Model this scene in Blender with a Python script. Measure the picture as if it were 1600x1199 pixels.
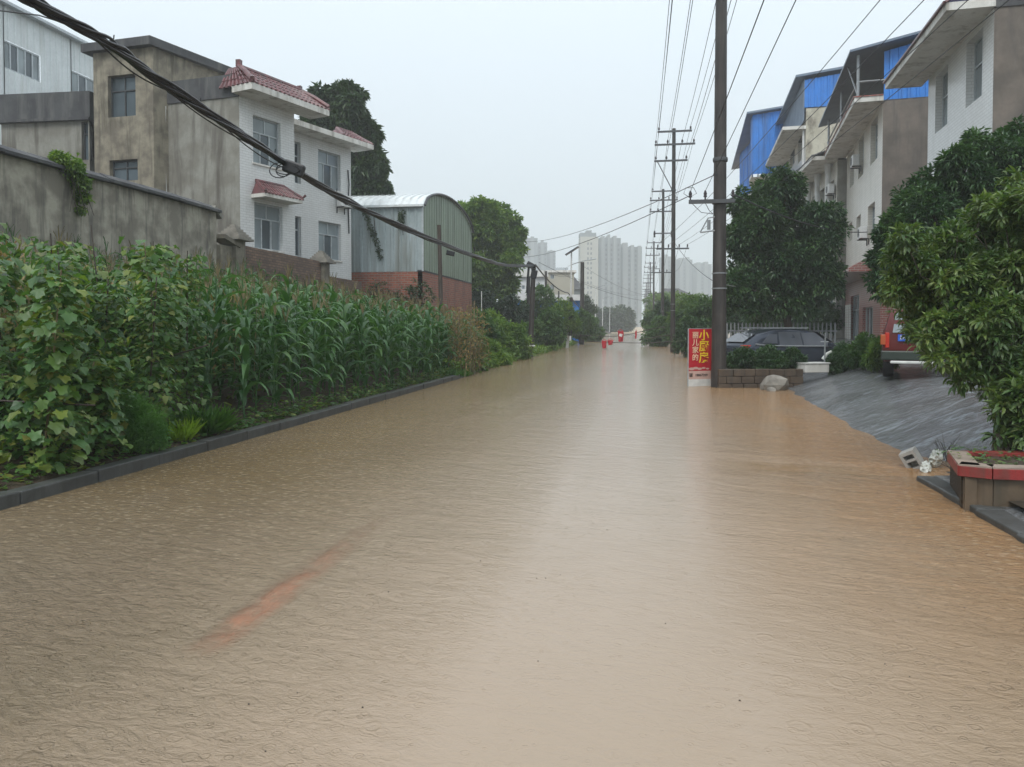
import bpy, math, random
import numpy as np
from mathutils import Vector, Matrix
from math import sin, cos, tan, pi, radians, sqrt, atan2, hypot
rnd = random.Random(7)
RS = np.random.RandomState(11)
scene = bpy.context.scene
for o in list(bpy.data.objects): bpy.data.objects.remove(o)
C = scene.collection

# ------------------------------------------------------------------ camera, sky, sun, exposure
CAMH = 1.6
F = 1190.0                      # focal length in photo pixels (1600 wide)
YAW = radians(9.45)             # camera looks this far left of the road direction (+Y)
PITCH = radians(1.5)
HOR = 511.0
YC = HOR + F * tan(PITCH)
cam = bpy.data.cameras.new('camera'); cam_o = bpy.data.objects.new('camera', cam); C.objects.link(cam_o)
cam.sensor_width = 36; cam.lens = 36 * F / 1600
cam.shift_y = -(599.5 - YC) / 1600
cam.clip_start = 0.05; cam.clip_end = 5000
cam_o.location = (0, 0, CAMH)
cam_o.rotation_euler = (pi/2 - PITCH, 0, YAW)
scene.camera = cam_o
FW = Vector((-sin(YAW), cos(YAW), 0)); RT = Vector((cos(YAW), sin(YAW), 0))

world = bpy.data.worlds.new('World'); scene.world = world; world.use_nodes = True
nt = world.node_tree; nt.nodes.clear()
wo = nt.nodes.new('ShaderNodeOutputWorld'); bg = nt.nodes.new('ShaderNodeBackground')
sky = nt.nodes.new('ShaderNodeTexSky'); sky.sky_type = 'NISHITA'; sky.sun_disc = False
SUN_EL, SUN_ROT = radians(50), radians(188)
sky.sun_elevation = SUN_EL; sky.sun_rotation = SUN_ROT
geo = nt.nodes.new('ShaderNodeNewGeometry'); sep = nt.nodes.new('ShaderNodeSeparateXYZ')
ramp = nt.nodes.new('ShaderNodeValToRGB')
tc = nt.nodes.new('ShaderNodeTexCoord')
nt.links.new(tc.outputs['Generated'], sep.inputs[0]); nt.links.new(sep.outputs['Z'], ramp.inputs[0])
cr = ramp.color_ramp
cr.elements[0].position = 0.0; cr.elements[0].color = (6.15, 6.85, 7.05, 1)
cr.elements[1].position = 1.0; cr.elements[1].color = (11.8, 12.7, 13.5, 1)
e = cr.elements.new(0.36); e.color = (8.0, 9.0, 9.75, 1)
mix = nt.nodes.new('ShaderNodeMix'); mix.data_type = 'RGBA'; mix.inputs[0].default_value = 0.93
nt.links.new(sky.outputs[0], mix.inputs[6]); nt.links.new(ramp.outputs[0], mix.inputs[7])
nt.links.new(mix.outputs[2], bg.inputs[0]); bg.inputs[1].default_value = 0.1
nt.links.new(bg.outputs[0], wo.inputs[0])
sl = bpy.data.lights.new('sun', 'SUN'); sl.energy = 1.5; sl.angle = radians(25); sl.color = (1, .97, .93)
so = bpy.data.objects.new('sun', sl); C.objects.link(so)
so.rotation_euler = (pi/2 - SUN_EL, 0, pi - SUN_ROT)
scene.view_settings.view_transform = 'Standard'; scene.view_settings.look = 'None'
scene.view_settings.exposure = 0.27; scene.view_settings.gamma = 1
scene.cycles.use_denoising = True
scene.cycles.max_bounces = 7; scene.cycles.diffuse_bounces = 3; scene.cycles.glossy_bounces = 3
scene.cycles.transparent_max_bounces = 8; scene.cycles.volume_bounces = 1
scene.cycles.transmission_bounces = 3
scene.cycles.use_adaptive_sampling = True; scene.cycles.adaptive_threshold = 0.02

# ------------------------------------------------------------------ helpers
def ray(x, y):
    cx = (x - 800) / F; cy = (YC - y) / F
    dep = cos(PITCH) + cy * sin(PITCH); up = cy * cos(PITCH) - sin(PITCH)
    return cx / dep, up / dep                     # per metre of level depth
def P(x, y, d):
    r, u = ray(x, y)
    return FW * d + RT * (r * d) + Vector((0, 0, CAMH + u * d))
def G(x, y, z=0.0):
    r, u = ray(x, y); return P(x, y, (z - CAMH) / u)
def cdir(a):                                      # level direction a degrees right of the camera axis
    a = radians(a); return FW * cos(a) + RT * sin(a)

INV = {}
def tag(o, label=None, cat=None, group=None, kind=None):
    if label: o['label'] = label
    if cat: o['category'] = cat
    if group: o['group'] = group
    if kind: o['kind'] = kind
    return o
def thing(name, loc, rz, label, cat, group=None):
    o = bpy.data.objects.new(name, None); C.objects.link(o); o.empty_display_size = .2
    loc = Vector(loc); o.location = loc; o.rotation_euler = (0, 0, rz)
    INV[o.name] = (Matrix.Translation(loc) @ Matrix.Rotation(rz, 4, 'Z')).inverted()
    return tag(o, label, cat, group)
def link_mesh(name, me, parent=None, kind=None, M=None):
    o = bpy.data.objects.new(name, me); C.objects.link(o)
    if parent is not None:
        o.parent = parent; INV[o.name] = INV.get(parent.name)
    if M is not None: o.matrix_local = M
    if kind: o['kind'] = kind
    return o
def copy_tree(o, parent=None):
    c = o.copy(); C.objects.link(c)
    if parent is not None: c.parent = parent
    for ch in o.children: copy_tree(ch, c)
    return c
def mesh_np(name, V, Fc, mat, smooth=False):
    me = bpy.data.meshes.new(name)
    V = np.asarray(V, dtype=np.float32); Fc = np.asarray(Fc, dtype=np.int32)
    k = Fc.shape[1]; n = Fc.shape[0]
    me.vertices.add(len(V)); me.vertices.foreach_set('co', V.ravel())
    me.loops.add(n * k); me.loops.foreach_set('vertex_index', Fc.ravel())
    me.polygons.add(n); me.polygons.foreach_set('loop_start', np.arange(0, n * k, k, dtype=np.int32))
    me.polygons.foreach_set('loop_total', np.full(n, k, dtype=np.int32))
    if smooth: me.polygons.foreach_set('use_smooth', np.ones(n, dtype=bool))
    me.update(calc_edges=True); me.materials.append(mat)
    return me

class MB:
    def __init__(s): s.v = []; s.f = []; s.m = []; s.cm = 0
    def mesh(s, V, Fc, mi=None):
        b = len(s.v); s.v += [tuple(p) for p in V]; s.f += [tuple(i + b for i in f) for f in Fc]
        s.m += [s.cm if mi is None else mi] * len(Fc); return s
    def obox(s, o, ax, ay, az):                   # corner o and three edge vectors
        o = Vector(o); ax = Vector(ax); ay = Vector(ay); az = Vector(az)
        V = [o, o+ax, o+ax+ay, o+ay, o+az, o+ax+az, o+ax+ay+az, o+ay+az]
        return s.mesh(V, [(0,3,2,1), (4,5,6,7), (0,1,5,4), (1,2,6,5), (2,3,7,6), (3,0,4,7)])
    def box(s, x0, x1, y0, y1, z0, z1): return s.obox((x0,y0,z0), (x1-x0,0,0), (0,y1-y0,0), (0,0,z1-z0))
    def cbox(s, c, sx, sy, sz, rz=0, tilt=0, axis='X'):
        M = Matrix.Translation(c) @ Matrix.Rotation(rz, 4, 'Z') @ Matrix.Rotation(tilt, 4, axis)
        V = [M @ Vector((a*sx/2, b*sy/2, d*sz/2)) for d in (-1,1) for a, b in ((-1,-1),(1,-1),(1,1),(-1,1))]
        return s.mesh(V, [(0,3,2,1), (4,5,6,7), (0,1,5,4), (1,2,6,5), (2,3,7,6), (3,0,4,7)])
    def prism(s, pts, z0, z1):                    # pts counter-clockwise (x, y)
        n = len(pts); V = [(p[0], p[1], z0) for p in pts] + [(p[0], p[1], z1) for p in pts]
        return s.mesh(V, [tuple(range(n-1, -1, -1)), tuple(range(n, 2*n))] + [(i, (i+1) % n, (i+1) % n + n, i + n) for i in range(n)])
    def tube(s, pts, r, seg=6, r2=None, cap=True):
        pts = [Vector(p) for p in pts]; n = len(pts); V = []; Fc = []
        for i, p in enumerate(pts):
            t = (pts[min(i+1, n-1)] - pts[max(i-1, 0)])
            t = t.normalized() if t.length > 1e-9 else Vector((0,0,1))
            a = Vector((0,0,1)) if abs(t.z) < .9 else Vector((1,0,0))
            u = t.cross(a).normalized(); w = t.cross(u)
            if callable(r): rr = r(i/(n-1))
            else: rr = r if r2 is None else r + (r2 - r) * i / (n-1)
            for k in range(seg):
                A = 2*pi*k/seg; V.append(p + u*(rr*cos(A)) + w*(rr*sin(A)))
        for i in range(n-1):
            for k in range(seg):
                k2 = (k+1) % seg; Fc.append((i*seg+k, i*seg+k2, (i+1)*seg+k2, (i+1)*seg+k))
        if cap: Fc.append(tuple(range(seg))); Fc.append(tuple((n-1)*seg + k for k in range(seg-1, -1, -1)))
        return s.mesh(V, Fc)
    def lathe(s, prof, c=(0,0,0), seg=12, M=None):   # prof: (radius, z)
        V = []; Fc = []; n = len(prof)
        for r, z in prof:
            for k in range(seg): V.append(Vector((r*cos(2*pi*k/seg), r*sin(2*pi*k/seg), z)))
        if M is not None: V = [M @ v for v in V]
        V = [v + Vector(c) for v in V]
        for i in range(n-1):
            for k in range(seg):
                k2 = (k+1) % seg; Fc.append((i*seg+k, i*seg+k2, (i+1)*seg+k2, (i+1)*seg+k))
        Fc.append(tuple(range(seg-1, -1, -1))); Fc.append(tuple((n-1)*seg + k for k in range(seg)))
        return s.mesh(V, Fc)
    def loft(s, rings, closed=True, caps=True):
        V = [p for r in rings for p in r]; k = len(rings[0]); Fc = []
        for i in range(len(rings)-1):
            for j in range(k if closed else k-1):
                j2 = (j+1) % k; Fc.append((i*k+j, i*k+j2, (i+1)*k+j2, (i+1)*k+j))
        if caps and closed: Fc.append(tuple(range(k-1, -1, -1))); Fc.append(tuple((len(rings)-1)*k + j for j in range(k)))
        return s.mesh(V, Fc)
    def build(s, name, mats, parent=None, kind=None, smooth=False, bevel=0):
        me = bpy.data.meshes.new(name)
        V = s.v; inv = INV.get(parent.name) if parent is not None else None
        if inv is not None: V = [tuple(inv @ Vector(p)) for p in V]
        me.from_pydata(V, [], s.f)
        if not isinstance(mats, (list, tuple)): mats = [mats]
        for m in mats: me.materials.append(m)
        if len(mats) > 1: me.polygons.foreach_set('material_index', s.m)
        if smooth:
            me.polygons.foreach_set('use_smooth', [True]*len(s.f))
            try: me.set_sharp_from_angle(angle=radians(40))
            except Exception: pass
        me.update()
        o = link_mesh(name, me, parent, kind)
        if bevel:
            b = o.modifiers.new('bevel', 'BEVEL'); b.width = bevel; b.segments = 2; b.limit_method = 'ANGLE'
        return o

# ------------------------------------------------------------------ materials
def new_mat(name):
    m = bpy.data.materials.new(name); m.use_nodes = True; n = m.node_tree
    return m, n, n.nodes['Principled BSDF']
def setc(b, c, rough=.7, metal=0, spec=.5):
    b.inputs['Base Color'].default_value = (*c, 1); b.inputs['Roughness'].default_value = rough
    b.inputs['Metallic'].default_value = metal; b.inputs['Specular IOR Level'].default_value = spec
def N(n, t, **kw):
    x = n.nodes.new(t)
    for k, v in kw.items(): setattr(x, k, v)
    return x
def mixc(n, fac, a, b, blend='MIX'):
    x = N(n, 'ShaderNodeMix', data_type='RGBA', blend_type=blend)
    for i, v in ((0, fac), (6, a), (7, b)):
        if isinstance(v, (int, float)): x.inputs[i].default_value = v
        elif isinstance(v, tuple): x.inputs[i].default_value = (*v, 1) if len(v) == 3 else v
        else: n.links.new(v, x.inputs[i])
    return x.outputs[2]
def noise(n, scale, sc=(1,1,1), det=5, rough=.55, dist=0, coord='Object'):
    t = N(n, 'ShaderNodeTexCoord'); mp = N(n, 'ShaderNodeMapping'); mp.inputs['Scale'].default_value = sc
    x = N(n, 'ShaderNodeTexNoise'); x.inputs['Scale'].default_value = scale; x.inputs['Detail'].default_value = det
    x.inputs['Roughness'].default_value = rough; x.inputs['Distortion'].default_value = dist
    n.links.new(t.outputs[coord], mp.inputs[0]); n.links.new(mp.outputs[0], x.inputs['Vector'])
    return x.outputs['Fac']
def dirmap(n, rot, sc, coord='Object'):
    """coordinates turned by rot degrees and only then stretched"""
    t = N(n, 'ShaderNodeTexCoord'); a = N(n, 'ShaderNodeMapping'); a.inputs['Rotation'].default_value = (0, 0, radians(rot)); n.links.new(t.outputs[coord], a.inputs[0])
    b = N(n, 'ShaderNodeMapping'); b.inputs['Scale'].default_value = sc; n.links.new(a.outputs[0], b.inputs[0]); return b
def rmp(n, fac, a, b, c0=0.0, c1=1.0):
    x = N(n, 'ShaderNodeMapRange'); x.inputs[1].default_value = a; x.inputs[2].default_value = b
    x.inputs[3].default_value = c0; x.inputs[4].default_value = c1
    n.links.new(fac, x.inputs[0]); return x.outputs[0]
def mth(n, op, a, b=None):
    x = N(n, 'ShaderNodeMath', operation=op)
    for i, v in ((0, a), (1, b)):
        if v is None: continue
        if isinstance(v, (int, float)): x.inputs[i].default_value = v
        else: n.links.new(v, x.inputs[i])
    return x.outputs[0]
def bump(n, b, h, strength=.4, dist=.02):
    x = N(n, 'ShaderNodeBump'); x.inputs['Strength'].default_value = strength; x.inputs['Distance'].default_value = dist
    n.links.new(h, x.inputs['Height']); n.links.new(x.outputs[0], b.inputs['Normal'])
def pm(name, c1, c2=None, scale=3, rough=.75, metal=0, bmp=.25, c3=None, streak=None, lo=.38, hi=.62, bd=.01, spec=.4):
    """noise-mixed paint / plaster: c1-c2 blotches, optional vertical streaks of colour c3"""
    m, n, b = new_mat(name); c2 = c2 or tuple(x*.8 for x in c1)
    setc(b, c1, rough, metal, spec)
    f = noise(n, scale); col = mixc(n, rmp(n, f, lo, hi), c1, c2)
    f2 = noise(n, scale*9, det=3); col = mixc(n, rmp(n, f2, .3, .8, 0, .3), col, tuple(x*.55 for x in c1))
    if c3:
        s = streak or (1, 1, .12)
        f3 = noise(n, scale*1.6, s, det=4, rough=.65, dist=.3); col = mixc(n, rmp(n, f3, .5, .68, 0, .85), col, c3)
    n.links.new(col, b.inputs['Base Color'])
    if bmp: bump(n, b, f2, bmp, bd)
    return m
def tile_mat(name, c1, c2, grout, bw=.3, bh=.1, rough=.35, mortar=.008, stain=(.3,.28,.24), amt=.35, bias=0, bstr=.4):
    m, n, b = new_mat(name); setc(b, c1, rough, 0, .5)
    t = N(n, 'ShaderNodeTexCoord'); s = N(n, 'ShaderNodeSeparateXYZ'); n.links.new(t.outputs['Object'], s.inputs[0])
    xy = mth(n, 'ADD', s.outputs['X'], s.outputs['Y']); cb = N(n, 'ShaderNodeCombineXYZ')
    n.links.new(xy, cb.inputs[0]); n.links.new(s.outputs['Z'], cb.inputs[1])
    br = N(n, 'ShaderNodeTexBrick'); n.links.new(cb.outputs[0], br.inputs['Vector'])
    br.inputs['Scale'].default_value = 1; br.inputs['Brick Width'].default_value = bw; br.inputs['Row Height'].default_value = bh
    br.inputs['Mortar Size'].default_value = mortar; br.inputs['Mortar Smooth'].default_value = .3; br.inputs['Bias'].default_value = bias
    br.inputs['Color1'].default_value = (*c1, 1); br.inputs['Color2'].default_value = (*c2, 1); br.inputs['Mortar'].default_value = (*grout, 1)
    f = noise(n, .9, (1,1,.3), det=6, rough=.65); col = mixc(n, rmp(n, f, .45, .75, 0, amt), br.outputs['Color'], stain)
    n.links.new(col, b.inputs['Base Color'])
    bump(n, b, mth(n, 'SUBTRACT', 1.0, br.outputs['Fac']), bstr, .008)
    return m
def leaf_mat(name, cols, rough=.38, trans=.3, per='island', tipc=None):
    m, n, b = new_mat(name); setc(b, cols[0], rough, 0, .5)
    if per == 'island': src = N(n, 'ShaderNodeNewGeometry').outputs['Random Per Island']
    else: src = N(n, 'ShaderNodeObjectInfo').outputs['Random']
    r = N(n, 'ShaderNodeValToRGB'); r.color_ramp.interpolation = 'LINEAR'; k = len(cols)
    els = r.color_ramp.elements
    while len(els) < k: els.new(.5)
    for i, c in enumerate(cols): els[i].position = i/(k-1); els[i].color = (*c, 1)
    n.links.new(src, r.inputs[0]); col = r.outputs[0]
    f = noise(n, 1.1, det=3); col = mixc(n, rmp(n, f, .42, .62, 0, .75), mixc(n, 1.0, col, (.66, .74, .72), 'MULTIPLY'), mixc(n, 1.0, col, (1.35, 1.25, .95), 'MULTIPLY'))
    n.links.new(col, b.inputs['Base Color'])
    if trans:
        tr = N(n, 'ShaderNodeBsdfTranslucent'); n.links.new(mixc(n, 1.0, col, (1.5, 1.6, .7), 'MULTIPLY'), tr.inputs[0])
        mx = N(n, 'ShaderNodeMixShader'); mx.inputs[0].default_value = trans
        n.links.new(b.outputs[0], mx.inputs[1]); n.links.new(tr.outputs[0], mx.inputs[2])
        n.links.new(mx.outputs[0], n.nodes['Material Output'].inputs[0])
    return m

M = {}
M['concrete_grey'] = pm('grey_cement_render', (.29,.285,.25), (.21,.2,.17), 1.1, .85, c3=(.10,.09,.075), lo=.42, hi=.6)
M['concrete_tan'] = pm('tan_cement_render', (.30,.27,.205), (.16,.14,.11), 1.7, .85, c3=(.09,.08,.06), lo=.4, hi=.6)
M['parapet'] = pm('dark_parapet', (.085,.087,.09), (.055,.055,.06), 1.5, .8, c3=(.13,.13,.125))
M['wall_old'] = pm('stained_wall_plaster', (.40,.37,.30), (.21,.19,.155), 1.4, .85, c3=(.075,.07,.062), lo=.42, hi=.58, bmp=.4, streak=(1.3,1.3,.14))
M['slab'] = pm('white_slab', (.74,.73,.69), (.62,.60,.55), 1.2, .7, c3=(.3,.28,.24))
M['white_trim'] = pm('white_trim', (.72,.73,.72), (.6,.6,.58), 2, .6)
M['tile_white'] = tile_mat('white_wall_tile', (.70,.71,.70), (.66,.67,.66), (.50,.50,.49), .3, .1, .25, .008, bstr=.2, amt=.25)
M['tile_cream'] = tile_mat('cream_wall_tile', (.68,.65,.58), (.63,.60,.53), (.50,.47,.42), .3, .12, .25, .009, amt=.35, bstr=.2)
M['tile_red'] = tile_mat('red_wall_tile', (.34,.10,.08), (.27,.085,.07), (.42,.36,.32), .3, .1, .35, .012, amt=.2)
M['brick'] = tile_mat('old_red_brick', (.38,.115,.07), (.24,.08,.052), (.26,.19,.15), .32, .12, .85, .02, (.08,.06,.05), .6, bstr=.9)
M['brick_dim'] = tile_mat('weathered_brick', (.24,.15,.10), (.15,.095,.07), (.10,.08,.07), .28, .095, .9, .014, (.06,.05,.045), .7, bstr=.8)
M['roof_red'] = pm('glazed_red_tile', (.18,.062,.066), (.12,.052,.055), 3, .35, bmp=.15, c3=(.07,.06,.055))
M['sheet_white'] = pm('white_sheet_metal', (.78,.82,.82), (.70,.74,.74), .8, .45, .0, c3=(.58,.60,.58), bmp=.05)
M['sheet_grey'] = pm('grey_sheet_metal', (.40,.46,.47), (.34,.4,.41), .8, .4, .2, c3=(.22,.24,.22), bmp=.05)
M['sheet_green'] = pm('green_sheet_metal', (.25,.31,.235), (.21,.265,.2), .8, .5, .1, c3=(.12,.15,.11), bmp=.05)
M['sheet_blue'] = pm('blue_sheet_metal', (.04,.24,.72), (.04,.21,.62), .8, .4, .1, bmp=.05, c3=(.05,.14,.35))
M['sheet_slate'] = pm('slate_sheet_metal', (.19,.24,.31), (.15,.19,.25), .8, .45, .2, bmp=.05)
M['roof_beige'] = pm('beige_sheet_roof', (.55,.49,.43), (.47,.42,.37), .8, .5, .1, bmp=.05)
M['steel'] = pm('grey_steel', (.34,.36,.37), None, 6, .45, .4, bmp=.05)
M['frame_alu'] = pm('aluminium_frame', (.52,.56,.58), None, 6, .4, .3, bmp=.0)
M['frame_dark'] = pm('dark_window_frame', (.07,.075,.08), None, 6, .5, .1, bmp=.0)
def glass(name, c, rough=.08):
    m, n, b = new_mat(name); setc(b, c, rough, 0, .6); f = noise(n, .8, (1,1,.6), det=2)
    n.links.new(mixc(n, rmp(n, f, .35, .65), c, tuple(x*1.9 for x in c)), b.inputs['Base Color']); return m
M['glass'] = glass('window_glass', (.05,.065,.075))
M['glass_curtain'] = glass('curtained_glass', (.17,.20,.21), .15)
M['glass_car'] = glass('car_glass', (.05,.055,.065), .04)
M['pole'] = pm('wet_concrete_pole', (.05,.043,.039), (.032,.028,.026), 2.2, .45, c3=(.075,.066,.06), streak=(2,2,.15))
M['arm'] = pm('galvanised_dark', (.10,.105,.11), None, 5, .5, .4, bmp=.0)
M['insul'] = pm('porcelain_brown', (.05,.04,.045), None, 5, .25, bmp=0)
M['wire'] = pm('black_cable', (.022,.023,.026), None, 5, .4, bmp=0)
M['wire_grey'] = pm('grey_wire', (.10,.11,.12), None, 5, .5, bmp=0)
M['bark'] = pm('bark', (.075,.06,.045), (.045,.038,.03), 8, .85, bmp=.8, bd=.02)
M['bamboo'] = pm('bamboo', (.25,.2,.11), (.12,.09,.055), 5, .6)
M['bamboo_dark'] = pm('dark_stick', (.07,.055,.045), None, 5, .7)
M['kerb'] = pm('kerb_stone', (.085,.088,.085), (.06,.062,.06), 4, .45, c3=(.045,.045,.04), bmp=.4, bd=.005)
M['soil'] = pm('wet_soil', (.07,.05,.032), (.045,.033,.022), 3, .7, bmp=.9, bd=.04)
M['ground'] = pm('far_ground', (.06,.075,.03), (.09,.075,.045), .4, .9)
M['block'] = pm('brown_stone_block', (.11,.08,.055), (.07,.052,.038), 3, .6, c3=(.06,.05,.04), bmp=.6, bd=.01)
M['rock'] = pm('pale_rock', (.30,.28,.24), (.2,.185,.16), 4, .75, bmp=.6, bd=.02)
M['red_paint'] = pm('red_glazed_slab', (.30,.035,.033), (.20,.033,.028), 6, .45, c3=(.14,.05,.04), bmp=.3)
M['slab_top'] = pm('tan_slab_top', (.34,.27,.22), (.25,.2,.16), 4, .5)
M['plaster_brown'] = pm('brown_tile_side', (.16,.115,.075), (.10,.075,.05), 3, .45, c3=(.08,.065,.045))
M['cinder'] = pm('pale_cement_block', (.42,.41,.38), (.33,.32,.3), 6, .8, bmp=.5)
M['plastic_white'] = pm('white_plastic', (.68,.70,.66), (.5,.52,.46), 9, .4, bmp=.5)
M['white'] = pm('white_paint', (.72,.72,.69), None, 5, .5, bmp=0)
M['black'] = pm('black_rubber', (.02,.02,.021), None, 8, .6)
M['orange_line'] = pm('orange_road_paint', (.9,.36,.2), (.8,.3,.16), 5, .6)
M['car_dark'] = pm('dark_blue_grey_car_paint', (.045,.055,.075), (.04,.05,.068), 2, .18, .5, bmp=0)
M['chrome'] = pm('bright_trim', (.6,.62,.64), None, 5, .2, .9, bmp=0)
M['van_red'] = pm('dark_red_paint', (.13,.018,.017), (.10,.016,.015), 3, .35, bmp=0)
M['van_green'] = pm('dark_green_paint', (.035,.05,.04), (.03,.042,.034), 3, .4, bmp=0)
M['lamp_red'] = pm('red_lens', (.5,.03,.015), None, 5, .2, bmp=0)
M['lamp_orange'] = pm('orange_lens', (.45,.10,.03), None, 5, .3, bmp=0)
M['plate_blue'] = pm('blue_plate', (.02,.13,.62), None, 5, .4, bmp=0)
M['sign_red'] = pm('red_sign', (.50,.018,.03), (.44,.016,.028), 5, .4, bmp=0)
M['sign_pink'] = pm('pale_sign_band', (.62,.42,.36), (.55,.36,.3), 5, .45, bmp=0)
M['sign_yellow'] = pm('yellow_lettering', (.9,.62,.03), None, 5, .5, bmp=0)
M['sign_cream'] = pm('cream_lettering', (.85,.62,.42), None, 5, .5, bmp=0)
M['cloth_red'] = pm('red_cloth', (.55,.02,.035), (.42,.015,.03), 6, .7, bmp=.3)
M['tower'] = pm('pale_tower_render', (.46,.44,.36), (.42,.40,.33), .05, .8, bmp=0)
M['tower2'] = pm('grey_tower_render', (.20,.225,.22), (.17,.19,.19), .05, .8, bmp=0)
M['tower3'] = pm('light_tower_bay', (.29,.31,.30), (.25,.27,.26), .05, .8, bmp=0)
M['solar'] = pm('solar_panel', (.03,.04,.07), None, 5, .2, bmp=0)
M['stain_wall'] = pm('blotched_plaster', (.55,.52,.42), (.40,.37,.29), .9, .8, c3=(.12,.10,.08), streak=(1,1,.5))
# leaves
M['l_corn'] = leaf_mat('corn_leaf', [(.045,.12,.038), (.07,.165,.05), (.05,.135,.045), (.10,.20,.06)], .36, .3, 'object')
M['l_corn_far'] = leaf_mat('corn_leaf_mass', [(.045,.12,.038), (.07,.165,.05), (.05,.135,.045), (.10,.20,.06)], .36, .3)
M['l_vine'] = leaf_mat('vine_leaf', [(.07,.155,.045), (.10,.205,.055), (.06,.135,.045), (.14,.24,.05), (.25,.27,.05), (.09,.17,.07)], .42, .3, 'object')
M['l_vine_mass'] = leaf_mat('vine_leaf_mass', [(.065,.145,.045), (.095,.195,.055), (.05,.12,.04), (.13,.22,.05), (.2,.2,.06)], .42, .3)
M['l_dark'] = leaf_mat('dark_evergreen_leaf', [(.016,.042,.02), (.024,.06,.027), (.02,.05,.022)], .35, .15)
M['l_osman'] = leaf_mat('deep_green_leaf', [(.038,.09,.038), (.055,.12,.046), (.042,.10,.042), (.075,.15,.05)], .35, .2)
M['l_loquat'] = leaf_mat('loquat_leaf', [(.06,.12,.04), (.09,.17,.05), (.12,.19,.05), (.075,.14,.05), (.17,.2,.055)], .4, .28, 'object')
M['l_loquat_mass'] = leaf_mat('loquat_leaf_mass', [(.065,.13,.045), (.10,.175,.055), (.16,.22,.07), (.08,.145,.05), (.12,.14,.06)], .4, .28)
M['l_mid'] = leaf_mat('mid_green_leaf', [(.085,.165,.045), (.12,.21,.05), (.18,.26,.06)], .45, .4)
M['l_walnut'] = leaf_mat('broad_tree_leaf', [(.035,.065,.03), (.05,.09,.038), (.06,.10,.045)], .4, .2)
M['l_bush'] = leaf_mat('bush_leaf', [(.05,.12,.04), (.075,.155,.045), (.10,.19,.05)], .45, .25)
M['l_fern'] = leaf_mat('fine_fern_leaf', [(.09,.21,.06), (.13,.27,.08)], .5, .4)
M['l_grass'] = leaf_mat('grass_blade', [(.07,.19,.03), (.10,.24,.04), (.13,.27,.05)], .5, .3)
M['l_lime'] = leaf_mat('lime_grass_blade', [(.22,.38,.04), (.28,.42,.06)], .5, .3)
M['l_dry'] = leaf_mat('dry_stalk_leaf', [(.30,.20,.10), (.24,.15,.07), (.36,.27,.14), (.18,.18,.07)], .7, .25)
M['l_tassel'] = leaf_mat('corn_tassel', [(.23,.185,.11), (.17,.14,.08), (.27,.22,.14)], .7, .2)
# ------------------------------------------------------------------ large structure: ground, road, water, banks
def grid(name, xs, ys, h, mat, kind='structure', smooth=True):
    xs = np.array(xs); ys = np.array(ys); X, Y = np.meshgrid(xs, ys); Z = np.vectorize(h)(X, Y)
    V = np.stack([X.ravel(), Y.ravel(), Z.ravel()], 1); nx = len(xs); ny = len(ys)
    i, j = np.meshgrid(np.arange(nx-1), np.arange(ny-1)); a = (j*nx + i).ravel()
    o = link_mesh(name, mesh_np(name, V, np.stack([a, a+1, a+nx+1, a+nx], 1), mat, smooth)); o['kind'] = kind; return o
def sm(a, b, x):
    t = min(1, max(0, (x-a)/(b-a))); return t*t*(3-2*t)
KX = -5.47
from mathutils import noise as MN
def nz(x, y, s=1.0, k=0.0): return MN.noise(Vector((x*s, y*s, k)))

def left_h(X, Y):
    t = -X - 5.62
    near = .1 + .19*min(t, 7.4) + 1.6*sm(7.6, 9.5, t)
    far = -.12 + .6*sm(.1, 3.5, t) + .8*sm(6, 30, t)
    k = sm(21.5, 27, Y); k2 = sm(50, 60, Y)
    a = near*(1-k) + (far + 1.35*sm(5, 8, t)*(1-k2) + .9*sm(7.6, 9.5, t)*(1-k2))*k
    return a + .05*nz(X, Y, .9)*min(1, t*2)
grid('field_bank', list(np.arange(-5.62, -16, -.4)) + list(np.arange(-16, -120, -6)), list(np.arange(-6, 70, .7)) + list(np.arange(70, 330, 10)), left_h, M['soil'])
SH = [(3, 2.9), (8.3, 3.1), (10, 3.15), (14, 3.3), (19, 3.55), (21, 3.7), (23, 3.9), (26, 3.8), (32, 3.4), (45, 3.2), (60, 3.6), (400, 4.2)]
def shore(Y):
    for (a, xa), (b, xb) in zip(SH, SH[1:]):
        if Y <= b: return xa + (xb-xa)*max(0, (Y-a)/(b-a))
    return 4.2
def right_h(X, Y):
    e = shore(Y); t = X - e
    drive = -.04 + .27*t if t < 1.9 else .473 + .1*(t-1.9) - .055*max(0, t-5.5)
    drive = min(drive, .95)
    near = .055 + .02*sm(0, .3, t) + .03*max(0, t-1.5)
    chan = -.05 + .02*max(0, t)
    yard = -.05 + .12*sm(0, .5, t) + .8*sm(5, 9, t)
    if Y < 8.5: return near
    if Y < 9.1: k = sm(8.5, 8.8, Y); return near*(1-k) + chan*k
    k = sm(9.2, 10.6, Y); a = chan*(1-k) + drive*k
    k = sm(20.6, 23.0, Y) * (1-sm(4.2, 6.2, X - .15*(Y-22))); a = a*(1-k) + yard*k
    return a + .03*nz(X, Y, 1.3) + .012*nz(X, Y, 4.0)
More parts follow.
